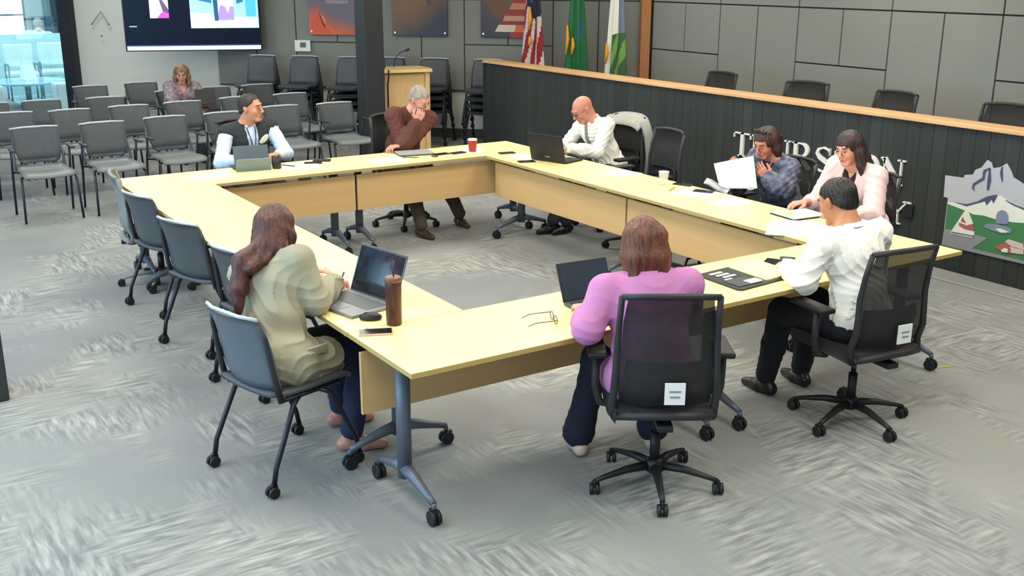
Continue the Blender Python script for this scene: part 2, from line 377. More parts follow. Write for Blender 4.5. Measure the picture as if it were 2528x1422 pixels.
# ---------------- tables ----------------
TT = .737
def caster(mb_name, parent, x, y, r=.032, m=None):
    mb = MB()
    for s in (-1, 1): mb.tube([(x+s*.006, y, r), (x+s*.022, y, r)], r, 14)
    mb.box((x, y+.004, r*1.7), (.02, r*1.5, r*.7)); mb.tube([(x, y, r*1.7), (x, y, r*2.5)], .009, 8)
    return mb.build('caster', m or BLACK, parent)
def make_table(L, label):
    t = thing('training_table', label, 'table', group='flip-top tables in the square')
    MB().box((0, 0, TT-.0125), (L-.003, .608, .025)).build('tabletop', MAPLE, t, .002)
    MB().box((0, 0, TT-.0125), (L-.0015, .6095, .021)).build('edge_band', MAPLE_EDGE, t)
    MB().box((0, .205, .52), (L-.02, .018, .30)).build('modesty_panel', MODESTY, t, .002)
    for x in (-L/2+.45, L/2-.45): MB().box((x, .205, .692), (.1, .03, .035)).build('bracket', STEEL, t)
    MB().box((0, -.02, TT-.045), (L-.3, .07, .035)).build('beam', STEEL, t)
    for s in (-1, 1):
        x = s*(L/2-.115)
        mb = MB().tube([(x, 0, .12), (x, 0, .70)], .034, 14)
        mb.box((x, 0, .705), (.07, .42, .014))
        for q in (-1, 1):
            mb.tube([(x, q*.0, .165), (x, q*.09, .15), (x, q*.20, .118), (x, q*.265, .098)], [.032, .026, .018, .014], 10)
            mb.tube([(x, q*.262, .102), (x, q*.266, .075)], .012, 8)
        lg = mb.build('leg', STEEL, t)
        for q in (-1, 1): caster('caster', lg, x, q*.266, .034)
    return t
A = make_table(1.829, 'maple training table in front of the woman in purple, near row left half'); A.location = (.9145, .305, 0)
TB = 'maple laminate training table '
dup(A, (2.7435, .305, 0), 0, TB+'with the black folio, near row right half')
dup(A, (.9145, 4.627, 0), PI, TB+'with the grey tablet, far row left half')
dup(A, (2.7435, 4.627, 0), PI, TB+'with the red tumbler, far row right half')
B_ = make_table(1.853, TB+'with papers by the seated pink cardigan, right row near half'); B_.location = (3.3537, 1.54, 0); B_.rotation_euler = (0, 0, PI/2)
dup(B_, (3.3537, 3.394, 0), PI/2, TB+'under the black laptop, right row far half')
dup(B_, (.3048, 1.54, 0), -PI/2, TB+'under the open silver laptop, left row near half')
dup(B_, (.3048, 3.394, 0), -PI/2, TB+'bare beside the empty chairs, left row far half')

# ---------------- chairs ----------------
def sheet(mb, prof, w0, w1, curve, th, nx=9, mi=0, zfun=None):
    # prof: list of (y, z) along the sheet; width varies w0->w1; curve bows the sides forward
    P = []
    n = len(prof)
    for i, (y, z) in enumerate(prof):
        w = w0+(w1-w0)*i/(n-1); row = []
        for j in range(nx):
            u = -1+2*j/(nx-1); e = 1-.06*(abs(u)**4)*(1 if i in (0, n-1) else 0)
            row.append((u*w/2*e, y+curve*u*u, z+(zfun(u, i/(n-1)) if zfun else 0)))
        P.append(row)
    return mb.grid(P, th, mi)
def make_audience_chair():
    t = thing('stacking_armchair', '', 'chair')
    s = MB(); sheet(s, [(-.25, -.03+.445), (-.235, .44), (-.18, .452), (-.05, .448), (.08, .442), (.19, .452), (.235, .475)], .47, .43, 0, .014, 9, 0, lambda u, v: .012*u*u)
    s.build('seat', mat('grey_seat', (112, 117, 118), .45), t)
    b = MB(); sheet(b, [(.215, .535), (.235, .60), (.265, .68), (.30, .76), (.325, .80), (.345, .822)], .40, .45, -.03, .014)
    b.build('backrest', NETG, t)
    r = MB(); r.tube([(-.22, .315, .824), (-.1, .34, .829), (.1, .34, .829), (.22, .315, .824)], .011, 8); r.build('top_rim', SHELLRIM, t)
    lo = MB(); sheet(lo, [(.212, .50), (.216, .52), (.22, .545)], .30, .40, -.03, .02); lo.build('lumbar_shell', SHELL_DK, t)
    for sx in (-1, 1):
        MB().tube([(sx*.15, -.10, .425), (sx*.235, -.16, .425), (sx*.243, -.2, .39), (sx*.25, -.225, .2), (sx*.258, -.245, .004)], .0115, 8).build('leg', TUBE, t)
        MB().tube([(sx*.262, .245, .004), (sx*.262, .215, .2), (sx*.262, .165, .43), (sx*.262, .10, .655)], .0115, 8).build('leg', TUBE, t)
        MB().tube([(sx*.262, .165, .43), (sx*.20, .15, .425), (sx*.12, .0, .425)], .0105, 8).build('side_rail', TUBE, t)
        MB().tube([(sx*.225, .19, .44), (sx*.222, .235, .56), (sx*.205, .30, .74)], .012, 8).build('back_post', SHELL, t)
        MB().box((sx*.262, .03, .663), (.042, .21, .018)).build('arm_pad', CHARCOAL, t, .005)
    return t
def make_training_chair(shell=None, name='training_chair', base='legs'):
    sh = shell or SHELL
    t = thing(name, '', 'chair')
    s = MB(); sheet(s, [(-.21, .46), (-.13, .447), (0, .447), (.14, .455), (.215, .452), (.24, .435)], .42, .45, 0, .022, 9, 0, lambda u, v: .012*u*u)
    s.build('seat', SHELL_DK, t)
    b = MB(); sheet(b, [(-.195, .47), (-.215, .52), (-.225, .58), (-.24, .66), (-.262, .74), (-.285, .805), (-.30, .838)], .42, .40, .05, .012)
    b.build('backrest', sh, t)
    MB().tube([(-.195, -.252, .838), (-.1, -.287, .844), (.1, -.287, .844), (.195, -.252, .838)], .009, 8).build('top_rim', SHELLRIM, t)
    for sx in (-1, 1):
        MB().tube([(sx*.215, -.17, .44), (sx*.214, -.195, .55), (sx*.205, -.225, .74), (sx*.19, -.235, .80)], [.016, .014, .012, .008], 8).build('back_post', CHARCOAL, t)
        for q in (-1, 1):
            yy = q*.25
            l = MB().tube([(sx*.20, q*.06, .428), (sx*.222, q*.11, .40), (sx*.232, q*.175, .26), (sx*.238, q*.235, .135), (sx*.238, yy, .06)], .0125, 9).build('leg', TUBE, t)
            caster('caster', l, sx*.238, yy-.012, .027)
        MB().tube([(sx*.20, -.17, .43), (sx*.20, .17, .43)], .012, 8).build('side_rail', TUBE, t)
    return t
def make_task_chair(net=None, arms=True, card=False, grey=False):
    t = thing('task_chair', '', 'chair')
    FR = mat('task_grey', (120, 124, 122), .6) if grey else CHARCOAL
    mb = MB().lathe([(.03, .07), (.045, .08), (.045, .12), (.028, .14)], n=14)
    b = mb.build('hub', BLACK, t)
    for k in range(5):
        a = 2*PI*k/5+.63; x, y = math.sin(a), math.cos(a)
        l = MB().tube([(x*.03, y*.03, .105), (x*.14, y*.14, .10), (x*.25, y*.25, .078), (x*.295, y*.295, .066)], [.024, .02, .014, .012], 8, flat=.9).build('base_spoke', BLACK if not grey else FR, t)
        caster('caster', l, x*.298, y*.298, .028)
    MB().tube([(0, 0, .13), (0, 0, .27)], .024, 12).tube([(0, 0, .27), (0, 0, .40)], .014, 10).build('gas_column', BLACK, t)
    MB().box((0, .0, .405), (.17, .26, .05)).box((0, -.17, .40), (.07, .2, .03)).build('tilt_mechanism', BLACK, t, .006)
    s = MB(); sheet(s, [(-.22, .445), (-.15, .455), (0, .458), (.15, .46), (.22, .45), (.25, .425)], .46, .48, 0, .05, 9); s.build('seat', mat('task_seat', (38, 39, 42), .85, bump=.1), t, .012)
    prof = [(-.235, .50), (-.262, .58), (-.262, .66), (-.258, .76), (-.275, .88), (-.305, 1.0)]
    n = MB(); sheet(n, prof, .42, .38, .045, .006); n.build('mesh_back', net or NET, t)
    def fr(sx): return [(sx*(.225-.018*i/5), y+.045, z) for i, (y, z) in enumerate(prof)]
    for sx in (-1, 1):
        MB().tube([(sx*.215, -.205, .43)]+fr(sx), [.018]*3+[.016]*2+[.014]*2, 9).build('back_frame', FR, t)
    MB().tube([fr(-1)[-1], (-.12, -.292, 1.012), (0, -.303, 1.015), (.12, -.292, 1.012), fr(1)[-1]], .014, 9).build('top_rail', FR, t)
    MB().tube([(-.215, -.205, .44), (-.11, -.245, .455), (0, -.255, .46), (.11, -.245, .455), (.215, -.205, .44)], .026, 9, flat=.8).build('lower_rail', FR, t)
    lb = MB(); sheet(lb, [(-.243, .60), (-.25, .64), (-.244, .70)], .36, .36, .045, .012); lb.build('lumbar_bar', CHARCOAL, t)
    if arms:
        for sx in (-1, 1):
            MB().tube([(sx*.2, .0, .405), (sx*.265, .0, .42), (sx*.285, .0, .50), (sx*.285, .0, .655)], [.018, .02, .018, .02], 9).build('arm_post', CHARCOAL, t)
            MB().box((sx*.285, .04, .672), (.085, .26, .028)).build('arm_pad', BLACK, t, .01)
    if card:
        c = MB().box((.03, -.287, .575), (.088, .008, .098), 0).build('label_card', mat('card_white', (226, 228, 228), .6), t)
        MB().box((.03, -.292, .587), (.05, .003, .006)).box((.03, -.292, .562), (.042, .003, .006)).build('printed_line', mat('card_print', (120, 124, 128), .7), c)
    return t

AC = make_audience_chair()
AUD = [(-.10, 7.28, 'front audience row, leftmost'), (.545, 7.28, 'front row, second from the left'), (1.20, 7.38, 'front row, third from the left'),
       (1.83, 7.40, 'front row, behind the seated vest wearer'), (2.56, 7.62, 'front row, just right of the man in the vest'), (3.20, 7.58, 'front row, rightmost beside the dark column'),
       (-.12, 8.56, 'second row, leftmost'), (.49, 8.5, 'second row, second from the left'), (1.11, 8.54, 'second row, third from the left'), (1.75, 8.6, 'second row, fourth from the left'),
       (2.45, 8.72, 'second row, behind the head of the man in the vest'), (3.14, 8.76, 'second row, rightmost'), (-.2, 9.58, 'third row, leftmost by the glass'), (.38, 9.58, 'third row, second from the left'),
       (1.07, 9.52, 'third row, left of the woman in the printed blouse'), (2.0, 9.86, 'third row, holding the woman in the printed blouse'), (2.56, 9.98, 'third row, right of the woman in the printed blouse'), (3.18, 10.0, 'third row, rightmost below the wall screen'),
       (1.22, 10.96, 'last row, left against the white wall'), (1.9, 11.08, 'last row, right against the white wall')]
for i, (x, y, d) in enumerate(AUD):
    lab = 'grey armchair, '+d
    if i == 0: AC.location = (x, y, 0); AC['label'] = lab; AC['group'] = 'armchairs in the audience rows'
    else: dup(AC, (x, y, 0), rad(random.uniform(-3, 4)), lab, 'armchairs in the audience rows')
AC['group'] = 'armchairs in the audience rows'

TC = make_training_chair(); TC.location = (-.19, .95, 0); TC.rotation_euler = (0, 0, rad(-75)); TC['label'] = 'grey shell caster chair holding the woman in the beige blazer'; TC['group'] = 'grey caster chairs'
EM = make_training_chair(SHELL_DK); EM.location = (.12, 2.88, 0); EM.rotation_euler = (0, 0, rad(-70)); EM['label'] = 'empty grey caster chair with its back in full view, middle of the left row'; EM['group'] = 'grey caster chairs'
dup(EM, (.13, 3.80, 0), rad(-76), 'empty grey caster chair tucked in farthest along the left table row', 'grey caster chairs')
dup(EM, (.17, 2.03, 0), rad(-74), 'empty grey caster chair just behind the woman in the beige blazer', 'grey caster chairs')
# stacks along the rear wall: every chair in a stack is a thing
SC = make_training_chair(SHELL_DK)
stacks = [(3.47, 11.05, 'under the wall screen'), (3.93, 10.62, 'below the thermostat'), (4.42, 10.12, 'left of the dark column'), (5.30, 9.33, 'right of the lectern'), (5.84, 8.80, 'at the far end of the dais'), (4.86, 9.78, 'behind the lectern')]
first = True
words = ['bottom', 'second from bottom', 'second from top', 'top']
for (x, y, d) in stacks:
    for k in range(4):
        f = Vector((-1, -1, 0)).normalized()*(.035*k); lab = 'dark stacked chair, %s, in the stack %s' % (words[k], d)
        if first: SC.location = (x+f.x, y+f.y, .1*k); SC.rotation_euler = (0, 0, rad(135)); SC['label'] = lab; first = False
        else: dup(SC, (x+f.x, y+f.y, .1*k), rad(135), lab, 'stacked chairs by the rear wall')
SC['group'] = 'stacked chairs by the rear wall'

K1 = make_task_chair(card=True); K1.location = (1.16, -.19, 0); K1.rotation_euler = (0, 0, rad(-33)); K1['label'] = 'black mesh task chair with a white card, under the woman in purple'; K1['group'] = 'black task chairs'
dup(K1, (2.53, -.19, 0), rad(-8), 'black mesh task chair with a white card, under the man in white', 'black task chairs')
KN = make_task_chair(); KN.location = (2.66, 5.12, 0); KN.rotation_euler = (0, 0, rad(184)); KN['label'] = 'black task chair under the man in the brown sweater'
dup(KN, (1.30, 5.45, 0), rad(180), 'black task chair under the man in the dark vest', 'black task chairs')
dup(KN, (4.25, 4.09, 0), rad(94), 'black task chair under the bald man, draped with a grey jacket', 'black task chairs')
dup(KN, (3.93, 3.22, 0), rad(84), 'empty black task chair between the bald man and the woman reading', 'black task chairs')
dup(KN, (4.24, 2.06, 0), rad(88), 'black task chair under the woman reading papers', 'black task chairs').scale = (1, 1, .9)
dup(KN, (4.28, 1.33, 0), rad(90), 'black task chair under the woman in the pink cardigan', 'black task chairs').scale = (1, 1, .9)
KN['group'] = 'black task chairs'
KG = make_task_chair(net=mat('task_grey_net', (120, 124, 122), .7), arms=False, grey=True); KG.location = (.18, 4.42, 0); KG.scale = (1, 1, .86); KG.rotation_euler = (0, 0, rad(-101)); KG['label'] = 'grey task chair at the far left corner of the tables'
for i, (y, d) in enumerate(((5.1, 'farthest along, nearest the flags'), (3.8, 'second along behind the dais'), (2.8, 'third along, above the letters'), (1.62, 'nearest, above the crest'))):
    dup(KN, (6.36, y, .22), rad(90+(-4, 14, -3, 5)[i]), 'black mesh chair behind the dais, '+d, 'chairs behind the dais').scale = (1.12, 1, 1)

# grey jacket on the bald man's chair
def jacket():
    P = []
    for i in range(13):
        v = i/12; row = []
        for j in range(15):
            u = -1+2*j/14; drop = max(0, v-.25)/.75
            y = -.245-.09*math.sin(min(1, v*2)*PI*.5)+.05*u*u-.012*math.sin(u*9+v*4)*drop
            z = 1.035-.55*drop-.03*abs(u)**3+(.0 if v > .25 else -.10*(.25-v)/.25)
            if v < .25: y += .07*(.25-v)/.25
            row.append((u*(.235+.03*drop), y, z))
        P.append(row)
    mb = MB().grid(P, .012)
    for s in (-1, 1): mb.tube([(s*.225, -.22, .99), (s*.262, -.25, .85), (s*.27, -.27, .66), (s*.262, -.25, .5)], [.05, .05, .045, .04], 12, flat=.7)
    o = mb.build('jacket', mat('grey_jacket', (150, 150, 144), .9, vary=.1, vscale=6, bump=.15, bscale=30)); tag(o, 'light grey jacket draped over the chair back behind the bald man', 'jacket')
    o.location = (4.25, 4.09, 0); o.rotation_euler = (0, 0, rad(94))
jacket()
# ---------------- things on the tables ----------------
def quad_paper(name, label, pts, group=None, z=TT, th=.0016, m=None, cat='paper'):
    c = Vector((sum(p[0] for p in pts)/len(pts), sum(p[1] for p in pts)/len(pts)))
    o = MB().prism([(x-c.x, y-c.y) for x, y in pts], 0, th).build(name, m or WHITE_PAPER); o.location = (c.x, c.y, z+.0004); tag(o, label, cat, group); return o
def rect(cx, cy, w, h, a):
    a = rad(a); ca, sa = math.cos(a), math.sin(a); return [(cx+x*ca-y*sa, cy+x*sa+y*ca) for x, y in ((-w/2, -h/2), (w/2, -h/2), (w/2, h/2), (-w/2, h/2))]
G = 'loose sheets on the tables'
quad_paper('paper_sheet', 'white sheet at the far left end of the far table row', rect(.66, 4.66, .28, .21, 8), G)
quad_paper('paper_sheet', 'white sheets right of the grey tablet', rect(1.46, 4.70, .3, .3, -12), G, th=.003)
quad_paper('paper_sheet', 'white sheet before the man in the brown sweater', rect(2.2, 4.56, .29, .23, 3), G)
quad_paper('paper_sheet', 'white sheet beneath the red tumbler', rect(3.09, 4.65, .22, .29, -35), G)
quad_paper('paper_sheet', 'white sheet left of the black laptop', rect(3.30, 4.08, .22, .26, 15), G)
quad_paper('paper_sheet', 'white sheet alone between the laptop and the glass', rect(3.53, 3.03, .24, .28, 8), G)
quad_paper('paper_sheet', 'white sheets before the woman reading, with a phone on them', rect(3.46, 2.08, .22, .30, 20), G, th=.003)
quad_paper('paper_sheet', 'white sheets left of the clipboard', rect(3.46, 1.72, .26, .20, 5), G, th=.002)
quad_paper('paper_sheet', 'long white sheets spread before the woman in the pink cardigan', rect(3.24, .93, .44, .30, 38), G, th=.004)
quad_paper('paper_sheet', 'white sheet partly under the spread sheets near the right corner', rect(3.36, .76, .28, .21, 70), G, z=TT+.0045)
quad_paper('paper_sheet', 'white sheet beyond the long-haired woman, left row', rect(.33, 2.12, .2, .26, 5), G)
quad_paper('paper_sheet', 'white sheet under the writing hand beside the silver laptop', rect(.30, 1.28, .22, .28, -28), G)

def phone(label, x, y, a, w=.072, l=.148, body=None, screen=(14, 14, 18)):
    t = thing('phone', label, 'phone', (x, y, TT+.0005), rad(a), 'phones on the tables')
    MB().box((0, 0, .0042), (w, l, .0078)).build('body', body or BLACK, t, .003)
    MB().box((0, 0, .0085), (w-.008, l-.01, .001)).build('screen', mat('phone_glass', screen, .12), t)
    return t
def wallet(name, label, x, y, a, w, l, h, m=None):
    o = MB().box((0, 0, h/2), (w, l, h)).build(name, m or BLACK, None, min(.006, h*.4)); o.location = (x, y, TT+.0005); o.rotation_euler = (0, 0, rad(a)); tag(o, label, name.replace('_', ' ')); return o
phone('black phone, left one of the pair beside the grey tablet', 1.60, 4.76, 70); wallet('phone_case', 'black phone case right of the pair beside the grey tablet', 1.71, 4.83, 60, .08, .15, .014)
phone('black phone before the man in brown', 2.74, 4.58, 95); wallet('keyring', 'dark key ring by the closed laptop', 2.63, 4.50, 20, .03, .06, .012, mat('brass_key', (110, 90, 60), .4, metal=.6))
phone('black phone left of the red tumbler', 2.90, 4.56, 100, screen=(60, 45, 36)); phone('black phone at the far right corner', 3.27, 4.32, 80)
phone('dark phone at the left foot of the black laptop', 3.17, 3.86, 75, screen=(60, 36, 34)); phone('phone beside the clear glass', 3.62, 2.38, 20)
phone('blue-grey phone lying on the papers', 3.56, 2.09, 30, screen=(52, 58, 78)).location.z = TT+.004
phone('black phone, left of the two by the white shirt', 2.50, .42, -60); wallet('phone_case', 'black folded phone case beside the white-shirted man', 2.57, .36, -50, .085, .15, .022)
phone('rose-edged black phone nearest the table corner', .105, .535, 66, .078, .155, body=mat('rose_case', (214, 170, 150), .5))

def tablet_stand(label, x, y, a):
    t = thing('tablet', label, 'tablet', (x, y, TT+.001), rad(a))
    ti = rad(20)
    R = Matrix.Rotation(-ti, 3, 'X')
    MB().box((0, .035, .098), (.285, .009, .20), M=R).build('case_back', mat('case_slate', (74, 86, 94), .6), t, .003)
    MB().box((0, .042, .099), (.27, .003, .185), M=R).build('screen', mat('screen_dark', (20, 26, 34), .15), t)
    MB().box((0, -.045, .052), (.285, .006, .112), M=Matrix.Rotation(rad(24), 3, 'X')).build('kickstand', mat('stand_blue', (112, 128, 138), .5), t)
    MB().box((0, .17, .005), (.28, .20, .008)).build('keyboard', mat('kbd_dark', (38, 40, 44), .6), t, .002)
    return t
tablet_stand('grey tablet propped on its kickstand before the man in the vest', 1.06, 4.72, -8)

def laptop(label, x, y, a, w, d, h, open_deg, lid, base, screen, deck, mark=False, keys=True):
    # local: hinge at y=0, keyboard towards -y, screen faces -y
    t = thing('laptop', label, 'laptop', (x, y, TT+.001), rad(a))
    MB().box((0, -d/2, .008), (w, d, .014)).build('base', base, t, .003)
    MB().box((0, -d*.36, .0156), (w*.86, d*.46, .0012)).build('keyboard', deck, t)
    MB().box((0, -d*.8, .0156), (w*.32, d*.26, .0012)).build('touchpad', mat('touchpad', (120, 124, 126), .4), t)
    R = Matrix.Rotation(rad(open_deg-90), 3, 'X')
    def P(u, v, q): return Vector((0, 0, .012))+R @ Vector((u, q, v))
    R2 = Matrix.Rotation(-rad(open_deg-90), 3, 'X'); R = R2
    MB().box(P(0, h/2, .003), (w, .007, h), M=R).build('lid', lid, t, .002)
    MB().box(P(0, h/2, -.0012), (w-.018, .0015, h-.022), M=R).build('screen', screen, t)
    if mark: MB().box(P(.0, h*.16, .0072), (.05, .001, .009), M=R).build('lid_mark', mat('lid_silver', (130, 130, 128), .3), t)
    return t
SC_BLUE = mat('screen_blue', (52, 66, 82), .12, vary=.5, vscale=7, c2=(20, 26, 36))
laptop('black laptop open in front of the bald man', 3.33, 3.76, 107, .37, .25, .235, 104, BLACK, BLACK, mat('screen_off', (30, 36, 44), .15), mat('kbd_dark', (0, 0, 0)), mark=True)
laptop('dark silver laptop open before the woman in the beige blazer', .315, 1.0, -79, .37, .26, .245, 110, mat('lap_silver', (92, 98, 104), .4, metal=.4), mat('lap_base', (128, 132, 134), .4, metal=.3), SC_BLUE, mat('kbd_grey', (84, 88, 92), .5))
laptop('slate tablet laptop before the woman in purple', 1.203, .395, -5, .29, .165, .195, 114, mat('lap_dark', (30, 34, 40), .4), mat('lap_base2', (70, 76, 84), .5), mat('screen_slate', (46, 56, 68), .15), mat('kbd_dark', (0, 0, 0)))
def closed_laptop():
    t = thing('laptop', 'closed grey laptop before the man in the brown sweater', 'laptop', (2.55, 4.73, TT+.001), rad(-12))
    MB().box((0, 0, .006), (.32, .22, .01)).build('base', mat('lap_base3', (70, 72, 74), .5), t, .002); MB().box((0, 0, .0145), (.32, .22, .006)).build('lid', mat('lap_grey', (150, 152, 154), .4), t, .002)
closed_laptop()
def tumbler():
    t = thing('tumbler', 'red insulated tumbler with a clear lid on the far table row', 'tumbler', (3.055, 4.56, TT+.0015+.002))
    MB().lathe([(.031, 0), (.034, .006), (.041, .095), (.041, .1)], n=22).build('body', mat('red_enamel', (160, 38, 34), .35, coat=.2), t)
    MB().lathe([(.043, .1), (.043, .112), (.036, .116)], n=22).build('lid', mat('clear_lid', (215, 214, 208), .2), t)
tumbler()
o = MB().lathe([(.034, 0), (.038, .004), (.041, .098), (.036, .098), (.033, .01)], n=20).build('mug', mat('black_mug', (34, 30, 34), .35)); o.location = (1.255, 4.70, TT+.0035); tag(o, 'small black tumbler between the grey tablet and its papers', 'mug')
def glass():
    t = thing('glass', 'clear plastic cup of water by the right table edge', 'cup', (3.5, 2.47, TT+.001))
    MB().lathe([(.026, 0), (.027, .003), (.041, .10), (.0395, .10), (.0255, .006)], n=22).build('cup', mat('cup_clear', (228, 230, 226), .08, alpha=.35), t)
    MB().lathe([(.0405, .0985), (.043, .1), (.0405, .1015)], n=22).build('rim', mat('cup_rim', (235, 236, 230), .2), t)
glass()
def flask():
    t = thing('bottle', 'brown wood-look insulated bottle with a straw standing by the silver laptop', 'bottle', (.232, .60, TT+.001))
    MB().lathe([(.033, 0), (.036, .005), (.0375, .18), (.0375, .215), (.035, .22)], n=26).build('body', mat('dark_walnut', (96, 52, 36), .35, vary=.5, vscale=5, stretch=(5, 5, .8), c2=(44, 24, 20)), t)
    MB().lathe([(.0385, .205), (.0385, .226), (.03, .23)], n=26).build('lid', mat('walnut_lid', (110, 74, 62), .3), t)
    MB().tube([(.006, .006, .22), (.01, .008, .30)], .0042, 8).build('straw', mat('straw_dark', (60, 50, 52), .3), t)
flask()
def mouse(label, x, y, a):
    t = thing('mouse', label, 'mouse', (x, y, TT+.001), rad(a))
    MB().ell((0, 0, .012), (.031, .055, .022)).build('body', BLACK, t); MB().ell((0, .02, .031), (.004, .012, .005)).build('wheel', CHARCOAL, t)
mouse('black mouse between the silver laptop and the brown bottle', .17, .72, 60)
def clipboard():
    t = thing('clipboard', 'open notebook with a yellow marker tab by the pink cardigan', 'notebook', (3.57, 1.17, TT+.001), rad(84))
    MB().box((0, 0, .004), (.24, .31, .007)).build('cover', mat('nb_black', (30, 30, 34), .6), t, .002); MB().box((0, 0, .0095), (.22, .29, .004)).build('page', WHITE_PAPER, t)
    MB().box((.02, .07, .014), (.05, .09, .006)).build('yellow_tab', mat('yellow_tab', (244, 214, 110), .6), t)
clipboard()
def folio():
    t = thing('folio', 'open black leather folio with card pockets and a yellow pad', 'folder', (2.2, .30, TT+.001))
    M_ = mat('folio_leather', (34, 36, 38), .55, bump=.15, bscale=90)
    MB().prism([(-.245, -.17), (-.225, -.19), (.0, -.17), (.235, -.15), (.25, .17), (.0, .165), (-.21, .15), (-.235, .13)], 0, .008).build('cover', M_, t, .003)
    MB().box((-.13, -.09, .010), (.16, .12, .004)).build('pocket', mat('folio_pocket', (62, 66, 66), .6), t, .001)
    MB().prism([(.0, -.14), (.235, -.13), (.245, .155), (.01, .15)], .008, .016).build('pad', mat('yellow_pad', (250, 240, 168), .8), t)
    for i in range(3): MB().box((-.12+.012*i-.02, .095-.038*i, .0115), (.09, .02, .003), rad(4)).build('business_card', WHITE_PAPER, t)
    MB().box((-.16, -.02, .0115), (.05, .012, .003)).build('business_card', WHITE_PAPER, t); MB().box((-.075, -.115, .014), (.09, .055, .003), rad(3)).build('card', WHITE_PAPER, t)
folio()
def spectacles():
    t = thing('eyeglasses', 'brown-framed eyeglasses folded open near the purple sleeve', 'glasses', (.83, .245, TT+.004), rad(-20))
    BR = mat('tortoise', (96, 62, 48), .35)
    for s in (-1, 1):
        MB().tube([(.045+.0*s, s*.033+.028*math.cos(a), .018+.019*math.sin(a)) for a in [2*PI*i/14 for i in range(15)]], .0022, 6).build('rim', BR, t)
        MB().tube([(.045, s*.066, .024), (.0, s*.068, .022), (-.06, s*.066, .018), (-.092, s*.062, .004)], .0022, 6).build('temple', BR, t)
    MB().tube([(.045, -.006, .02), (.046, 0, .023), (.045, .006, .02)], .0022, 6).build('bridge', BR, t)
spectacles()
def pens():
    for lab, x, y, a, c, r in (('dark pen on the left table row beyond the blazer sleeve', .24, 1.62, 60, (60, 54, 30), .007), ('black pen lying by the closed laptop', 2.42, 4.55, -35, (30, 30, 34), .004), ('small black pen on the sheets right of the tablet', 1.37, 4.73, -60, (20, 20, 24), .004), ('pen by the phone before the reading woman', 3.42, 2.28, 30, (150, 120, 60), .004)):
        o = MB().tube([(-.07, 0, r), (.06, 0, r), (.072, 0, r)], [r, r, r*.3], 8).build('pen', mat('pen_%d' % c[0], c, .4)); o.location = (x, y, TT+.004); o.rotation_euler = (0, 0, rad(a)); tag(o, lab, 'pen')
pens()

# ---------------- wall screen, posters, flags ----------------
def screen():
    c = Vector((2.96, 12.27, 0)); t = thing('wall_screen', 'large wall screen showing a video call above the audience chairs', 'screen', (2.815, 11.79, 0), rad(-20.4))
    Wd, z0, z1 = 1.87, 1.195, 2.26
    MB().box((0, 0, (z0+z1)/2), (Wd, .055, z1-z0)).build('bezel', mat('screen_bezel', (26, 34, 42), .3), t, .006)
    MB().box((0, -.0295, (z0+z1)/2+.006), (Wd-.03, .004, z1-z0-.03)).build('display', mat('display_navy', (12, 20, 34), .3, emit=1.0, spec=.1), t)
    def flat(name, k, col, pts, d, e=1.0): MB().prism(pts, -.0315-.0012*d, -.031-.0012*(d-1), 'xzy').build(name, mat('disp_'+k, col, .4, emit=e), t)
    X = lambda u: -Wd/2+Wd*u
    flat('taskbar', 'bar', (205, 250, 255), [(X(.012), z0+.016), (X(.99), z0+.016), (X(.99), z0+.07), (X(.012), z0+.07)], 1, 1.25)
    flat('bar_glow', 'glow', (20, 40, 110), [(X(.012), z0+.07), (X(.99), z0+.07), (X(.99), z0+.09), (X(.012), z0+.09)], 1)
    flat('caption', 'cap', (150, 165, 210), [(X(.04), z0+.335), (X(.095), z0+.335), (X(.095), z0+.35), (X(.04), z0+.35)], 1)
    a0, a1, b0, b1 = X(.195), X(.33), z0+.455, z0+.74
    flat('video_tile', 't1', (225, 250, 250), [(a0, b0), (a1, b0), (a1, b1), (a0, b1)], 1)
    flat('figure_hair', 't1h', (90, 70, 110), [(a0+.13, b1-.02), (a0+.17, b1-.03), (a1, b0+.12), (a1, b0+.06), (a0+.18, b0+.07)], 2)
    flat('figure_top', 't1p', (240, 70, 190), [(a0+.09, b0), (a1, b0), (a1, b0+.05), (a1-.06, b0+.09), (a0+.15, b0+.07)], 3)
    a0, a1, b0, b1 = X(.485), X(.985), z0+.315, z0+.98
    flat('video_tile', 't2', (150, 232, 250), [(a0, b0), (a1, b0), (a1, b1), (a0, b1)], 1)
    flat('room_floor', 't2f', (205, 252, 250), [(a0, b0), (a1, b0), (a1, b0+.14), (a1-.35, b0+.16), (a1-.5, b0+.08), (a0+.3, b0+.2), (a0, b0+.22)], 2)
    flat('room_column', 't2c', (36, 80, 120), [(a0+.33, b0+.1), (a0+.385, b0+.1), (a0+.38, b1), (a0+.31, b1)], 3)
    flat('room_wall', 't2w', (250, 252, 255), [(a0+.385, b0+.2), (a0+.60, b0+.25), (a0+.60, b1), (a0+.38, b1)], 3)
    flat('figure', 't2p', (160, 135, 215), [(a0+.385, b0+.11), (a0+.60, b0+.11), (a0+.60, b0+.3), (a0+.55, b0+.3), (a0+.52, b0+.2), (a0+.48, b0+.3), (a0+.42, b0+.32), (a0+.385, b0+.2)], 4)
    flat('curtain', 't2b', (70, 175, 250), [(a1-.17, b0+.16), (a1-.03, b0+.16), (a1-.03, b1), (a1-.18, b1)], 3)
    flat('room_furniture', 't2k', (40, 110, 150), [(a0+.12, b0+.38), (a0+.3, b0+.34), (a0+.3, b0+.42), (a0+.12, b0+.45)], 3)
    flat('room_furniture', 't2k', (40, 110, 150), [(a0+.64, b0+.33), (a1-.2, b0+.36), (a1-.2, b0+.46), (a0+.64, b0+.44)], 3)
    MB().box((0, .05, 1.72), (.5, .04, .4)).tube([(0, .06, 1.72), (.1, .30, 1.72), (.20, .54, 1.72)], .05, 10).build('wall_arm', BLACK, t)
screen()
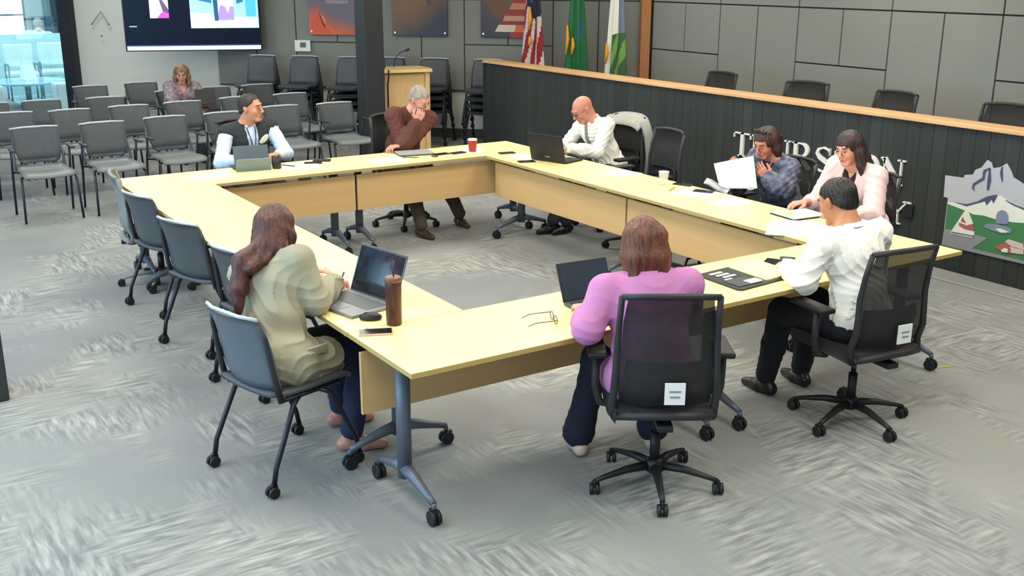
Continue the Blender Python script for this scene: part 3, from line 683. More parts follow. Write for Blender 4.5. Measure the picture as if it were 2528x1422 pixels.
def poster(name, label, s0, s1, z0, z1, build):
    a, b = wallp(s0), wallp(s1); c = (a+b)/2+Vector((-1, -1, 0)).normalized()*.045
    t = thing('poster', label, 'poster', (c.x, c.y, 0), rad(-45), 'posters on the rear wall')
    w = abs(s1-s0); MB().box((0, 0, (z0+z1)/2), (w, .02, z1-z0)).build('board', build['base'], t, .002)
    for pts, col in build['shapes']:
        MB().prism([(x*w/2, z0+z*(z1-z0)) for x, z in pts], -.0125, -.009, 'xzy').build('printed_shape', mat('print_%d_%d_%d' % col, col, .5), t)
    for x in (-w/2+.035, w/2-.035): MB().tube([(x, -.008, z0+.045), (x, -.022, z0+.045)], .012, 10).build('standoff', mat('chrome', (230, 232, 230), .2, metal=.7), t)
def grad(name, stops, rot):
    m = bpy.data.materials.new(name); m.use_nodes = True; nt = m.node_tree; b = nt.nodes['Principled BSDF']; b.inputs['Roughness'].default_value = .45
    tc = nt.nodes.new('ShaderNodeTexCoord'); mp = nt.nodes.new('ShaderNodeMapping'); mp.inputs['Rotation'].default_value = (0, rot, 0)
    mp.inputs['Location'].default_value = (0, 0, 0); nz = nt.nodes.new('ShaderNodeTexNoise'); nz.inputs['Scale'].default_value = 2.2; nz.inputs['Detail'].default_value = 3
    nt.links.new(tc.outputs['Generated'], mp.inputs[0]); nt.links.new(tc.outputs['Object'], nz.inputs['Vector'])
    sx = nt.nodes.new('ShaderNodeSeparateXYZ'); nt.links.new(mp.outputs[0], sx.inputs[0])
    ad = nt.nodes.new('ShaderNodeMath'); ad.operation = 'MULTIPLY_ADD'; ad.inputs[1].default_value = .35; nt.links.new(nz.outputs['Fac'], ad.inputs[0]); nt.links.new(sx.outputs['Z'], ad.inputs[2])
    r = nt.nodes.new('ShaderNodeValToRGB'); e = r.color_ramp.elements
    for i, (p, c) in enumerate(stops):
        if i > 1: e.new(p)
        e[i].position = p
    for i, (p, c) in enumerate(stops): e[i].color = (*lin(c), 1)
    nt.links.new(ad.outputs[0], r.inputs[0]); nt.links.new(r.outputs[0], b.inputs['Base Color']); return m
poster('p', 'orange and purple poster with a small glowing tent, left one', 4.81, 3.97, 1.42, 2.5, dict(base=grad('poster_sunset', [(.26, (236, 104, 44)), (.42, (190, 92, 60)), (.56, (112, 96, 104)), (.9, (104, 100, 114))], rad(-16)),
    shapes=[([(-.95, .12), (-.65, .34), (-.4, .1), (-.2, .02), (-.95, .02)], (214, 88, 56)), ([(-.68, .33), (-.42, .2), (-.42, .08), (-.55, .14)], (238, 140, 104)), ([(-.4, .44), (.45, .44), (.4, .4), (-.35, .4)], (148, 138, 148)), ([(-.38, .5), (.5, .5), (.5, .47), (-.38, .47)], (148, 138, 148))]))
poster('p', 'dark brown and violet poster, middle one', 3.56, 2.76, 1.42, 2.5, dict(base=grad('poster_brown', [(.0, (50, 48, 68)), (.06, (66, 58, 56)), (.2, (100, 72, 46)), (.4, (124, 82, 48))], rad(25)),
    shapes=[([(-.3, .42), (.3, .46), (.3, .4), (-.3, .36)], (118, 96, 62)), ([(.25, .5), (.4, .52), (.42, .4), (.3, .38)], (88, 66, 96))]))
poster('p', 'red and cream striped flag poster with a brown figure, right one', 2.28, 1.49, 1.42, 2.5, dict(base=grad('poster_flag', [(.2, (40, 40, 62)), (.5, (66, 52, 50)), (.8, (94, 70, 50))], rad(-20)),
    shapes=[([(.1, .0), (.99, .0), (.99, .07), (.0, .07)], (168, 48, 44)), ([(-.50, .07), (.2, .07), (.26, .157), (-.36, .157)], (206, 196, 176)), ([(.2, .07), (.99, .07), (.99, .157), (.26, .157)], (214, 104, 66)),
            ([(-.36, .157), (.99, .157), (.99, .205), (-.26, .205)], (142, 42, 34)), ([(-.22, .205), (.99, .205), (.99, .27), (-.14, .27)], (190, 142, 112)), ([(-.2, .27), (.99, .27), (.99, .35), (.0, .35)], (150, 46, 36)),
            ([(.02, .35), (.99, .35), (.99, .425), (.12, .425)], (188, 126, 90)), ([(.1, .425), (.99, .425), (.99, .5), (.2, .5)], (156, 44, 42)), ([(-.6, .3), (-.3, .2), (-.05, .35), (.1, .6), (-.5, .7), (-.9, .5)], (104, 72, 48))]))
def thermostat():
    c = wallp(4.93)+Vector((-1, -1, 0)).normalized()*.045; t = thing('thermostat', 'white wall thermostat below the orange poster', 'thermostat', (c.x, c.y, 0), rad(-45))
    MB().box((0, 0, 1.255), (.24, .03, .16)).build('housing', mat('white_plastic', (226, 230, 220), .4), t, .008); MB().box((.01, -.017, 1.27), (.085, .006, .07)).build('display', mat('lcd', (92, 104, 92), .3), t)
thermostat()
def marks():
    mb = MB(); n = Vector((-1, -1, 0)).normalized()*.012
    def wp(x, y, z): return Vector((x, y, z))+n
    a = wp(1.949, 13.434, 1.70); b = wp(1.829, 13.554, 1.515); c = wp(2.029, 13.354, 1.515)
    o = MB().tube([a, b], .007, 6).tube([a, c], .006, 6).ell(b, (.02, .02, .012)).ell(c, (.02, .02, .012)).build('wall_bracket', mat('bracket_grey', (138, 140, 136), .6)); tag(o, 'thin A-shaped grey bracket on the white wall left of the screen', 'bracket')
    o = MB().ell(wp(1.93, 13.45, 1.345), (.014, .014, .012)).build('wall_hook', mat('hook_dark', (80, 80, 80), .5)); tag(o, 'tiny dark hook on the white wall under the bracket', 'hook')
marks()

def flag(label, s, dist, colors, seed, kind):
    base = wallp(s)+Vector((-1, -1, 0)).normalized()*dist
    t = thing('flag', label, 'flag', (base.x, base.y, 0), rad(-45), 'flags on poles behind the dais')
    rnd = random.Random(seed)
    MB().tube([(0, 0, .03), (0, 0, 2.45)], .013, 10).build('pole', OAK, t); MB().lathe([(.14, 0), (.14, .02), (.05, .04), (.02, .08)], n=20).build('base', mat('brass', (176, 136, 60), .35, metal=.7), t)
    MB().ell((0, 0, 2.49), (.03, .03, .05)).build('finial', mat('brass', (0, 0, 0)), t)
    nz, nu = 60, 72; V = []; F = []; MI = []
    for i in range(nz+1):
        z = 2.38-2.0*i/nz; f = i/nz; R = .045+.085*f**.8
        for k in range(nu):
            a = 2*PI*k/nu; rr = R*(1+.30*math.sin(5*a+seed+f*1.2)*(.4+f)+.13*math.sin(9*a+seed*2))
            V.append((rr*math.cos(a)*1.15+.01, rr*math.sin(a)*.8-.02, z+.05*math.sin(2*a+seed)*f))
    for i in range(nz):
        for k in range(nu):
            F.append((i*nu+k, i*nu+(k+1) % nu, (i+1)*nu+(k+1) % nu, (i+1)*nu+k)); MI.append(kind(k/nu, i/nz))
    mb = MB(); mb.v = V; mb.f = F; mb.m = MI; mb.sm = [True]*len(F); mb.build('cloth', [mat('flag_'+str(c), c, .8) for c in colors], t)
    return t
def us(u, f):
    if f < .28+.06*math.sin(u*9) or (u < .12 and f < .46): return 2 if not ((int(u*36) % 6 == 2) and (int(f*60) % 6 in (1,))) else 1
    return 0 if int((u*13+f*6.0)) % 2 else 1
t = flag('red, white and blue striped flag hanging on the left pole', 1.50, .38, [(140, 34, 44), (205, 190, 190), (34, 38, 62)], 1, us)
def tassel(t, x, y, z, l, col=(222, 150, 40)):
    MB().tube([(x, y, z), (x+.008, y-.005, z-l*.5), (x-.01, y-.004, z-l)], [.012, .024, .014], 8).build('tassel', mat('gold_fringe', col, .7), t)
tassel(t, .0, -.15, 1.85, .30); tassel(t, .0, -.16, 1.47, .12)
t = flag('green flag with a blue seal and gold tassels on the middle pole', .90, .38, [(28, 92, 52), (34, 110, 62), (52, 88, 140)], 2.2, lambda u, f: 2 if (.80 < u < .90 and .34 < f < .48) else (1 if int(u*9) % 2 else 0))
tassel(t, -.10, -.11, 1.62, .38); tassel(t, -.02, -.15, 1.46, .22)
t = flag('white flag with a green landscape seal on the right pole', .36, .42, [(220, 220, 206), (110, 118, 140), (104, 150, 70), (60, 90, 60)], 3.4, lambda u, f: (2 if int(u*12+f*9) % 2 else 3) if (.68 < u < .98 and f > .42) else (1 if (.8 < u < .97 and f > .2) else 0))
tassel(t, -.11, -.10, 1.40, .26, (220, 140, 70))

# ---------------- column, lectern, post ----------------
o = MB().box((3.93, 8.42, CEIL/2), (.26, .26, CEIL)).build('column', mat('dark_column', (46, 47, 50), .5), None, .01); struct(o)
o = MB().box((-1.33, 2.66, CEIL/2), (.27, .27, CEIL)).build('column', mat('dark_column', (0, 0, 0)), None, .01); struct(o)
def lectern():
    t = thing('lectern', 'light maple lectern with a gooseneck microphone beside the dark column', 'lectern', (4.58, 8.95, 0), rad(-12))
    ML = mat('lectern_maple', (224, 186, 132), .45, vary=.06, stretch=(6, 6, .8))
    MB().prism([(-.30, -.2), (.30, -.2), (.30, .24), (-.30, .24)], .04, 1.03).build('cabinet', ML, t, .004)
    MB().prism([(-.385, -.285), (.385, -.285), (.42, -.1), (.38, .28), (-.38, .28), (-.42, -.1)], 1.045, 1.085).build('top', mat('lectern_top', (232, 204, 138), .4), t, .008)
    for x in (-.34, .33): MB().box((x, -.215, .53), (.06, .06, 1.02)).build('corner_post', ML, t, .006)
    MB().tube([(-.2, -.29, 1.09), (-.205, -.30, 1.0), (-.2, -.23, .9), (-.2, -.225, .3), (-.19, -.22, .05)], .01, 8).build('cable', BLACK, t)
    MB().box((-.28, .02, 1.14), (.24, .04, .14), rad(10)).build('monitor', mat('dark_monitor', (58, 60, 62), .5), t, .004)
    MB().tube([(-.02, .12, 1.085), (-.01, .10, 1.2), (.05, .04, 1.28), (.12, .0, 1.31)], .005, 6).tube([(.11, .0, 1.305), (.16, -.01, 1.325)], .015, 8).build('microphone', BLACK, t)
lectern()
o = MB().box((0, 0, .002), (.12, .02, .003)).build('tape_strip', mat('yellow_tape', (150, 158, 70), .7)); o.location = (3.66, .02, 0); o.rotation_euler = (0, 0, rad(-20)); tag(o, 'short yellow-green tape strip on the carpet near the right table end', 'tape')
def bag():
    o = MB().box((0, 0, .1), (.28, .14, .2)).tube([(-.08, 0, .2), (-.05, 0, .27), (.05, 0, .27), (.08, 0, .2)], .01, 8).build('handbag', mat('bag_dark', (52, 44, 48), .5, vary=.4, c2=(24, 20, 24)), None, .03); o.location = (3.42, 2.02, .0); tag(o, 'dark patterned handbag on the floor under the right table row', 'bag')
bag()

# ---------------- lobby beyond the glass ----------------
def lobby():
    o = MB().box((1.4, 18.7, .56), (3.0, .1, 1.12)).build('half_wall', mat('lobby_half', (176, 206, 208), .7), None, .005); struct(o)
    for i, (x, y, lab) in enumerate(((1.42, 17.75, 'white lobby armchair, left one seen through the glass'), (2.02, 17.95, 'pale lobby armchair, middle one seen through the glass'), (2.62, 18.05, 'pale lobby armchair at the mullion, right one'))):
        if i == 0:
            t = thing('lobby_chair', lab, 'chair', (x, y, 0), 0, 'lobby armchairs')
            MB().box((0, -.02, .46), (.5, .46, .10)).build('seat', mat('lobby_white', (206, 222, 222), .6), t, .03); MB().box((0, .22, .78), (.5, .06, .42)).build('backrest', mat('lobby_white', (0, 0, 0)), t, .03)
            for sx in (-1, 1):
                for sy in (-1, 1): MB().tube([(sx*.25, sy*.2, 0), (sx*.25, sy*.2, .64)], .014, 8).build('leg', mat('lobby_metal', (60, 84, 96), .4), t)
                MB().tube([(sx*.25, -.2, .64), (sx*.25, .2, .64)], .016, 8).build('armrest', mat('lobby_metal', (0, 0, 0)), t)
            ch = t
        else: dup(ch, (x, y, 0), rad(-6*i), lab)
    t = thing('coffee_table', 'round-edged pale lobby coffee table beyond the glass', 'table', (1.3, 16.6, 0))
    MB().lathe([(.62, .41), (.65, .42), (.65, .445), (.62, .45)], n=30).build('tabletop', mat('lobby_gloss', (150, 190, 215), .1), t); MB().lathe([(.3, 0), (.3, .02), (.05, .04), (.05, .41)], n=18).build('pedestal', mat('lobby_metal', (0, 0, 0)), t)
    o = MB().prism([(-.1, 0), (.1, 0), (.01, .26), (-.01, .26)], -.11, .11, 'yzx').build('tent_sign', mat('sign_white', (240, 244, 250), .6)); o.location = (1.33, 16.6, .451); o.rotation_euler = (0, 0, rad(20)); tag(o, 'white tent sign standing on the lobby coffee table', 'sign')
    for x, lab in ((1.75, 'white lobby bench beside the dark mullion'), (.55, 'white lobby bench at the left picture edge')):
        o = MB().box((0, 0, .24), (.42, .4, .48)).build('bench', mat('lobby_white', (0, 0, 0)), None, .03); o.location = (x, 15.6, 0); tag(o, lab, 'bench', 'lobby benches')
    o = MB().box((1.72, 20.3, 1.3), (.52, .08, 1.6)).build('window_2', mat('bright_window', (236, 255, 255), .5, emit=1.3)); struct(o)
    o = MB().box((1.72, 20.24, 1.42), (.54, .03, .03)).box((1.97, 20.24, 1.3), (.04, .03, 1.6)).build('trim_21', mat('lobby_metal', (0, 0, 0))); struct(o)
    o = MB().box((0, 0, .68), (.42, .36, 1.42)).build('cabinet', mat('lobby_cabinet', (60, 80, 98), .5), None, .01); o.location = (2.22, 19.95, 0); tag(o, 'blue-grey cabinet behind the lobby half wall', 'cabinet')
    P = [[(x, 20.2+.05*math.sin(x*38), z) for z in (.1, 3.0)] for x in np.linspace(2.48, 3.3, 36)]
    o = MB().grid(P, .01).build('curtain', mat('lobby_drape', (30, 48, 60), .8)); tag(o, 'dark teal drape at the back of the lobby', 'curtain')
lobby()
# ---------------- people: signed-distance bodies meshed with surface nets ----------------
def V3(*a): return np.array(a, float)
class Field:
    def __init__(s): s.pr = []; s.sub = []
    def cap(s, a, b, ra, rb=None, k=.02, flat=None):
        s.pr.append(('c', np.array(a, float), np.array(b, float), ra, ra if rb is None else rb, k)); return s
    def ell(s, c, r, k=.03, R=None): s.pr.append(('e', np.array(c, float), np.array(r, float), R, 0, k)); return s
    def chain(s, pts, rs, k=.02):
        for i in range(len(pts)-1): s.cap(pts[i], pts[i+1], rs[i], rs[i+1], k)
        return s
    def cut(s, fn): s.sub.append(fn); return s
    def bounds(s):
        lo = V3(9, 9, 9); hi = -lo
        for p in s.pr:
            if p[0] == 'c':
                r = max(p[3], p[4]); lo = np.minimum(lo, np.minimum(p[1], p[2])-r); hi = np.maximum(hi, np.maximum(p[1], p[2])+r)
            else: r = max(p[2]) if p[3] is not None else p[2]; lo = np.minimum(lo, p[1]-r); hi = np.maximum(hi, p[1]+r)
        return lo-.02, hi+.02
    def mesh(s, h, disp=None):
        lo, hi = s.bounds(); n = np.ceil((hi-lo)/h).astype(int)+1
        ax = [lo[i]+h*np.arange(n[i]) for i in range(3)]
        F = np.full(n, 1.0, np.float32)
        for p in s.pr:
            k = p[5]; m = k+.03
            if p[0] == 'c': r = max(p[3], p[4]); a = np.minimum(p[1], p[2])-r-m; b = np.maximum(p[1], p[2])+r+m
            else: r = max(p[2]) if p[3] is not None else p[2]; a = p[1]-r-m; b = p[1]+r+m
            i0 = np.maximum(0, ((a-lo)/h).astype(int)); i1 = np.minimum(n, np.ceil((b-lo)/h).astype(int)+1)
            sl = tuple(slice(i0[i], i1[i]) for i in range(3))
            X = ax[0][sl[0]][:, None, None]; Y = ax[1][sl[1]][None, :, None]; Z = ax[2][sl[2]][None, None, :]
            if p[0] == 'c':
                ba = p[2]-p[1]; L2 = max(ba@ba, 1e-9); px, py, pz = X-p[1][0], Y-p[1][1], Z-p[1][2]
                t = np.clip((px*ba[0]+py*ba[1]+pz*ba[2])/L2, 0, 1)
                d = np.sqrt((px-t*ba[0])**2+(py-t*ba[1])**2+(pz-t*ba[2])**2)-(p[3]+(p[4]-p[3])*t)
            else:
                px, py, pz = X-p[1][0], Y-p[1][1], Z-p[1][2]
                if p[3] is not None:
                    Rm = p[3]; px, py, pz = (Rm[0, 0]*px+Rm[1, 0]*py+Rm[2, 0]*pz), (Rm[0, 1]*px+Rm[1, 1]*py+Rm[2, 1]*pz), (Rm[0, 2]*px+Rm[1, 2]*py+Rm[2, 2]*pz)
                q = p[2]; k0 = np.sqrt((px/q[0])**2+(py/q[1])**2+(pz/q[2])**2); k1 = np.sqrt((px/q[0]**2)**2+(py/q[1]**2)**2+(pz/q[2]**2)**2)+1e-6
                d = k0*(k0-1)/k1
            A = F[sl]; hh = np.clip(.5+.5*(A-d)/k, 0, 1)
            F[sl] = A*(1-hh)+d*hh-k*hh*(1-hh)
        X = ax[0][:, None, None]; Y = ax[1][None, :, None]; Z = ax[2][None, None, :]
        if disp: F = F+disp(X, Y, Z)
        for fn in s.sub: F = np.maximum(F, fn(X, Y, Z, F))
        F = np.pad(F, 1, constant_values=1.0); return surfnet(F, lo-h, h)
def surfnet(F, lo, h):
    S = F < 0; n = F.shape
    cnt = np.zeros((n[0]-1, n[1]-1, n[2]-1), np.int8)
    for dx in (0, 1):
        for dy in (0, 1):
            for dz in (0, 1): cnt += S[dx:n[0]-1+dx, dy:n[1]-1+dy, dz:n[2]-1+dz]
    act = (cnt > 0) & (cnt < 8); idx = np.full(act.shape, -1, np.int32); I = np.argwhere(act); idx[act] = np.arange(len(I))
    P = np.zeros((len(I), 3)); Cn = np.zeros(len(I)); x, y, z = I.T
    for a in range(3):
        for u in (0, 1):
            for v in (0, 1):
                o = [0, 0, 0]; o[(a+1) % 3] = u; o[(a+2) % 3] = v; e = list(o); e[a] = 1
                f0 = F[x+o[0], y+o[1], z+o[2]]; f1 = F[x+e[0], y+e[1], z+e[2]]; m = (f0 < 0) != (f1 < 0)
                t = np.where(m, f0/np.where(m, f0-f1, 1), 0)
                for b in range(3): P[:, b] += np.where(m, (o[b]+(t if b == a else 0)), 0)
                Cn += m
    P = P/Cn[:, None]+I; V = lo+P*h; faces = []
    for a in range(3):
        b, c = (a+1) % 3, (a+2) % 3
        sl0 = [slice(1, -1)]*3; sl0[a] = slice(0, n[a]-1); sl1 = list(sl0); sl1[a] = slice(1, n[a])
        A0 = S[tuple(sl0)]; A1 = S[tuple(sl1)]; E = np.argwhere(A0 != A1)
        if not len(E): continue
        flip = A0[tuple(E.T)]; base = E.copy()
        base[:, b] += 1; base[:, c] += 1
        def g(db, dc): q = base.copy(); q[:, b] += db; q[:, c] += dc; return idx[q[:, 0], q[:, 1], q[:, 2]]
        Q = np.stack([g(-1, -1), g(0, -1), g(0, 0), g(-1, 0)], 1); Q[~flip] = Q[~flip][:, ::-1]; faces.append(Q)
    Q = np.concatenate(faces); return V, Q[(Q >= 0).all(1)]
def mesh_obj(name, parts, mats, parent, fmat=None):
    Vs, Fs, o = [], [], 0
    for v, f in parts: Vs.append(v); Fs.append(f+o); o += len(v)
    Vv = np.concatenate(Vs); Ff = np.concatenate(Fs); me = bpy.data.meshes.new(name)
    me.vertices.add(len(Vv)); me.vertices.foreach_set('co', Vv.astype(np.float32).ravel())
    me.loops.add(len(Ff)*4); me.loops.foreach_set('vertex_index', Ff.astype(np.int32).ravel())
    me.polygons.add(len(Ff)); me.polygons.foreach_set('loop_start', np.arange(0, len(Ff)*4, 4, dtype=np.int32)); me.polygons.foreach_set('loop_total', np.full(len(Ff), 4, np.int32))
    me.polygons.foreach_set('use_smooth', np.ones(len(Ff), bool))
    for m in (mats if isinstance(mats, list) else [mats]): me.materials.append(m)
    if fmat is not None: me.polygons.foreach_set('material_index', fmat(Vv[Ff].mean(1)).astype(np.int32))
    me.update(calc_edges=True); ob = bpy.data.objects.new(name, me); C.objects.link(ob); ob.parent = parent; return ob
def rotm(yaw=0, pitch=0, roll=0):
    # yaw about z (+ = left), pitch nods the +y face down, roll tilts
    a, b, c = rad(yaw), -rad(pitch), rad(roll)
    Rz = np.array([[math.cos(a), -math.sin(a), 0], [math.sin(a), math.cos(a), 0], [0, 0, 1]]); Rx = np.array([[1, 0, 0], [0, math.cos(b), -math.sin(b)], [0, math.sin(b), math.cos(b)]])
    Ry = np.array([[math.cos(c), 0, math.sin(c)], [0, 1, 0], [-math.sin(c), 0, math.cos(c)]]); return Rz @ Rx @ Ry
def unit(v): return v/(np.linalg.norm(v)+1e-9)
def wrinkle(amp, sc=1.0, seed=0):
    def f(X, Y, Z):
        w = 2.2*np.sin(9*X+4*Y+seed)+1.7*np.sin(8*Z-6*X+seed*1.7)+1.1*np.sin(15*Y+11*Z)
        a = np.sin(34*Z+22*X-14*Y+2.4*w+seed); b = np.sin(26*X-41*Z+18*Y+1.8*w+seed*2.1); m = .5+.5*np.sin(6.5*X+7.5*Z+5*Y+seed)
        return -amp*(m*(1-np.abs(a))**2*1.5+(1-m)*(1-np.abs(b))**2*1.5-.45)
    return f
SKINS = {}
def skin(c): 
    return mat('skin_%d_%d_%d' % c, c, .5, spec=.35, vary=.06, vscale=20)

def hand_field(W, d, n, side, curl=25, spread=1, s=1.0, thumb=(.55, .3)):
    # W wrist, d finger direction, n back-of-hand normal, side = +1 thumb on d x n ... ; returns Field
    d = unit(d); n = unit(n-d*(n@d)); t = np.cross(d, n)*side    # towards the thumb
    f = Field(); K = []
    for i, (off, fl, r) in enumerate(((.030, .072, .0088), (.010, .080, .0092), (-.010, .074, .0088), (-.029, .060, .0078))):
        kn = W+d*(.088-.004*abs(i-1.2))*s+t*off*s; f.cap(W+t*off*.55*s+d*.012, kn, .0145*s, .0125*s, .012)
        an = rad(curl*(1+.12*i)); dd = unit(d+t*off*spread*2.2); p = kn; L = fl*s
        for q, (ln, rr) in enumerate(((.45, 1), (.32, .92), (.25, .82))):
            a = an*(.7+q*.75); v = dd*math.cos(a)-n*math.sin(a); p2 = p+v*L*ln; f.cap(p, p2, r*rr*s, r*(rr-.1)*s, .004); p = p2
    th0 = W+d*.022*s+t*.026*s; th1 = th0+(d*.6+t*.65-n*.25)*.042*s; th2 = th1+(d*.9+t*.22-n*.3)*.032*s; th3 = th2+(d*.95+t*.0-n*.3)*.026*s
    f.chain([th0, th1, th2, th3], [.0145*s, .0125*s, .0105*s, .0085*s], .008)
    return f
def ik(S, W, la, lb, hint):
    v = W-S; D = np.linalg.norm(v); D2 = min(D, (la+lb)*.995)
    W = S+v/D*D2; x = (la*la-lb*lb+D2*D2)/(2*D2); hh = math.sqrt(max(la*la-x*x, 0)); u = v/D; p = hint-u*(hint@u); return S+u*x+unit(p)*hh, W

def person(label, loc, face, P):
    root = thing('person', label, 'person', (loc[0], loc[1], 0), rad(face))
    ca, sa = math.cos(rad(face)), math.sin(rad(face))
    def L(p): x, y = p[0]-loc[0], p[1]-loc[1]; return V3(x*ca+y*sa, -x*sa+y*ca, p[2])
    def Ld(p): return V3(p[0]*ca+p[1]*sa, -p[0]*sa+p[1]*ca, p[2])
    fem = P.get('fem', False); s = P.get('s', 1.0); bulk = P.get('bulk', 1.0)
    sk = skin(P['skin'])
    pel = V3(*P.get('pel', (0, -.05, .55))); Hd = L(P['head']); Rh = rotm(*P.get('look', (0, 20, 0))); hs = P.get('hs', 1.0)*(.96 if fem else 1.02)
    tgt = Hd+Rh @ (V3(0, -.035, -.075)*hs)+V3(0, -.020, -.056)            # base of the neck under the head
    v = tgt-pel; ln = np.linalg.norm(v); tl = ln/.495; tw = P.get('twist', 0)
    lean = math.degrees(math.atan2(v[1], v[2])); sl = math.degrees(math.asin(v[0]/ln))
    T = rotm(tw*.5, lean, sl); T2 = rotm(tw, lean, sl)
    mid = pel+T @ V3(0, -.012, .17*tl); chest = mid+T2 @ V3(0, .006, .17*tl); nb = tgt
    sw = (.158 if fem else .18)*s*P.get('sw', 1.0)
    Sh = {q: chest+T2 @ V3(q*sw, -.0, .088*tl) for q in (-1, 1)}
    def hp(x, y, z): return Hd+Rh @ (V3(x, y, z)*hs)
    # ---- head and neck
    h = Field(); h.ell(hp(0, -.012, .028), V3(.074, .094, .084)*hs, .02, Rh); h.ell(hp(0, .024, -.032), V3(.058, .062, .078)*hs, .03, Rh)
    h.cap(hp(-.016, .068, -.092), hp(.016, .068, -.092), .019*hs, None, .02); h.cap(hp(-.028, .079, .034), hp(.028, .079, .034), .011*hs, None, .012)
    for q in (-1, 1):
        h.ell(hp(q*.036, .058, -.022), V3(.022, .022, .024)*hs, .02, Rh); h.ell(hp(q*.075, -.006, -.002), V3(.009, .019, .030)*hs, .006, Rh); h.ell(hp(q*.083, -.014, .008), V3(.006, .012, .02)*hs, .006, Rh)
    h.cap(hp(0, .092, .014), hp(0, .112, -.022), .0075*hs, .0115*hs, .010); h.cap(hp(-.010, .100, -.026), hp(.010, .100, -.026), .008*hs, None, .006)
    h.cap(hp(-.018, .084, -.054), hp(.018, .084, -.054), .0075*hs, None, .006); h.cap(hp(-.014, .083, -.066), hp(.014, .083, -.066), .0075*hs, None, .006)
    nr = (.046 if fem else .058)*P.get('neck', 1.0); nk = hp(0, -.030, -.055); h.cap(nk, nb+T2 @ V3(0, 0, .01), nr, nr*1.06, .03)
    h.cap(nb+T2 @ V3(-.06, 0, -.02), nb+T2 @ V3(.06, 0, -.02), .045, None, .04); h.ell(chest+T2 @ V3(0, .0, .06), V3(.11, .07, .07)*s, .04, T2)
    def sock(X, Y, Z, F):
        d = np.full(F.shape, -1.0)
        for q in (-1, 1): c = hp(q*.030, .098, .012); d = np.maximum(d, .0125-np.sqrt((X-c[0])**2+(Y-c[1])**2+(Z-c[2])**2))
        return d
    h.cut(sock); parts = [h.mesh(.0048)]
    # ---- torso core
    core = Field(); core.ell(pel, V3(.15, .11, .10)*s, .05); core.ell(mid, V3(.125, .09, .12)*s, .05, T); core.ell(chest, V3(.145, .095, .13)*s, .05, T2)
    for q in (-1, 1): core.cap(chest+T2 @ V3(0, 0, .08), Sh[q], .05, .042, .04)
    # ---- arms
    Arm = {}
    for q, key in ((-1, 'L'), (1, 'R')):
        a = P.get('hand'+key); W = L(a['w']) if a else Sh[q]+V3(q*.02, .28, -.42)
        a = a or {}; hint = Ld(a['hint']) if 'hint' in a else V3(q*.55, -.45, -1.0)
        E, W = (L(a['e']), W) if 'e' in a else ik(Sh[q], W, .285*s, .25*s, hint); Arm[q] = (Sh[q], E, W)
        core.cap(Sh[q], E, .044*s, .037*s, .02)
        f = Field(); f.chain([E, E+(W-E)*.35, W], [.038*s, .040*s, .0245*s], .02)
        d = Ld(a['d']) if 'd' in a else W-E; n = Ld(a['n']) if 'n' in a else V3(0, 0, 1)
        hf = hand_field(W, d, n, -q*a.get('flip', 1), a.get('curl', 22), s=(.93 if fem else 1.0)*a.get('s', 1)); f.pr += hf.pr; parts.append(f.mesh(.0042))
    # ---- legs
    legs = {}
    for q, key in ((-1, 'L'), (1, 'R')):
        hip = pel+V3(q*.09*s, .03, -.02); kn = V3(*P['knee'+key]) if 'knee'+key in P else V3(q*.11, .38, .50); an = V3(*P['foot'+key]) if 'foot'+key in P else V3(q*.11, .40, .085)
        legs[q] = (hip, kn, an); core.cap(hip, kn, .07*s, .05*s, .03); core.cap(kn, an, .048*s, .034*s, .02)
    parts.insert(0, core.mesh(.011)); mesh_obj('body', parts, sk, root)
    # ---- eyes, brows, lips
    for q in (-1, 1):
        e = MB().ell(hp(q*.030, .079, .011), (.0112*hs,)*3, 12, 8)
        e.m = [1 if (np.dot(Rh.T @ (np.mean([e.v[i] for i in f], 0)-hp(q*.030, .079, .011)), (0, .85, -.52)) > .0072*hs) else 0 for f in e.f]
        e.build('eye', [mat('eye_white', (176, 160, 150), .3), mat('iris_dark', (40, 28, 24), .2)], root)
        MB().tube([hp(q*.046, .080, .030), hp(q*.032, .0895, .036), hp(q*.016, .0915, .032)], [.0025, .0042, .003], 6).build('eyebrow', mat('brow_%d' % P['hair'][0], P.get('browc', P['hair']), .9), root)
        MB().tube([hp(q*.043, .083, .013), hp(q*.031, .0925, .0195), hp(q*.018, .0895, .013)], .0026, 6).build('eyelid', mat('lid_%d_%d' % P['skin'][:2], tuple(int(c*.8) for c in P['skin']), .6), root)
    lp = MB(); lp.tube([hp(-.021, .084, -.059), hp(-.009, .0925, -.0555), hp(0, .0925, -.057), hp(.009, .0925, -.0555), hp(.021, .084, -.059)], [.002, .0042, .0038, .0042, .002], 6)
    lp.tube([hp(-.018, .085, -.062), hp(0, .0915, -.0655), hp(.018, .085, -.062)], [.002, .0048, .002], 6); lp.build('lips', mat('lips_%d_%d' % P['skin'][:2], P.get('lipc', (int(P['skin'][0]*.86), int(P['skin'][1]*.66), int(P['skin'][2]*.66))), .45), root)
    # ---- trousers and shoes
    tr = Field(); tr.ell(pel+V3(0, 0, -.005), V3(.175, .135, .115)*s*V3(bulk, bulk, 1), .05)
    for q in (-1, 1):
        hip, kn, an = legs[q]; w = P.get('legw', 1.0); tr.cap(hip, kn, .092*s*w, .068*s*w, .03); tr.chain([kn, kn+(an-kn)*.5, an+V3(0, 0, P.get('hem', .03))], [.066*s*w, .062*s*w, P.get('hemr', .056)*s], .02)
    trm = mat('cloth_%d_%d_%d' % P['trousers'], P['trousers'], .85, bump=.12, bscale=140)
    mesh_obj('trousers', [tr.mesh(.0095, wrinkle(.0035, .8, 1))], trm, root)
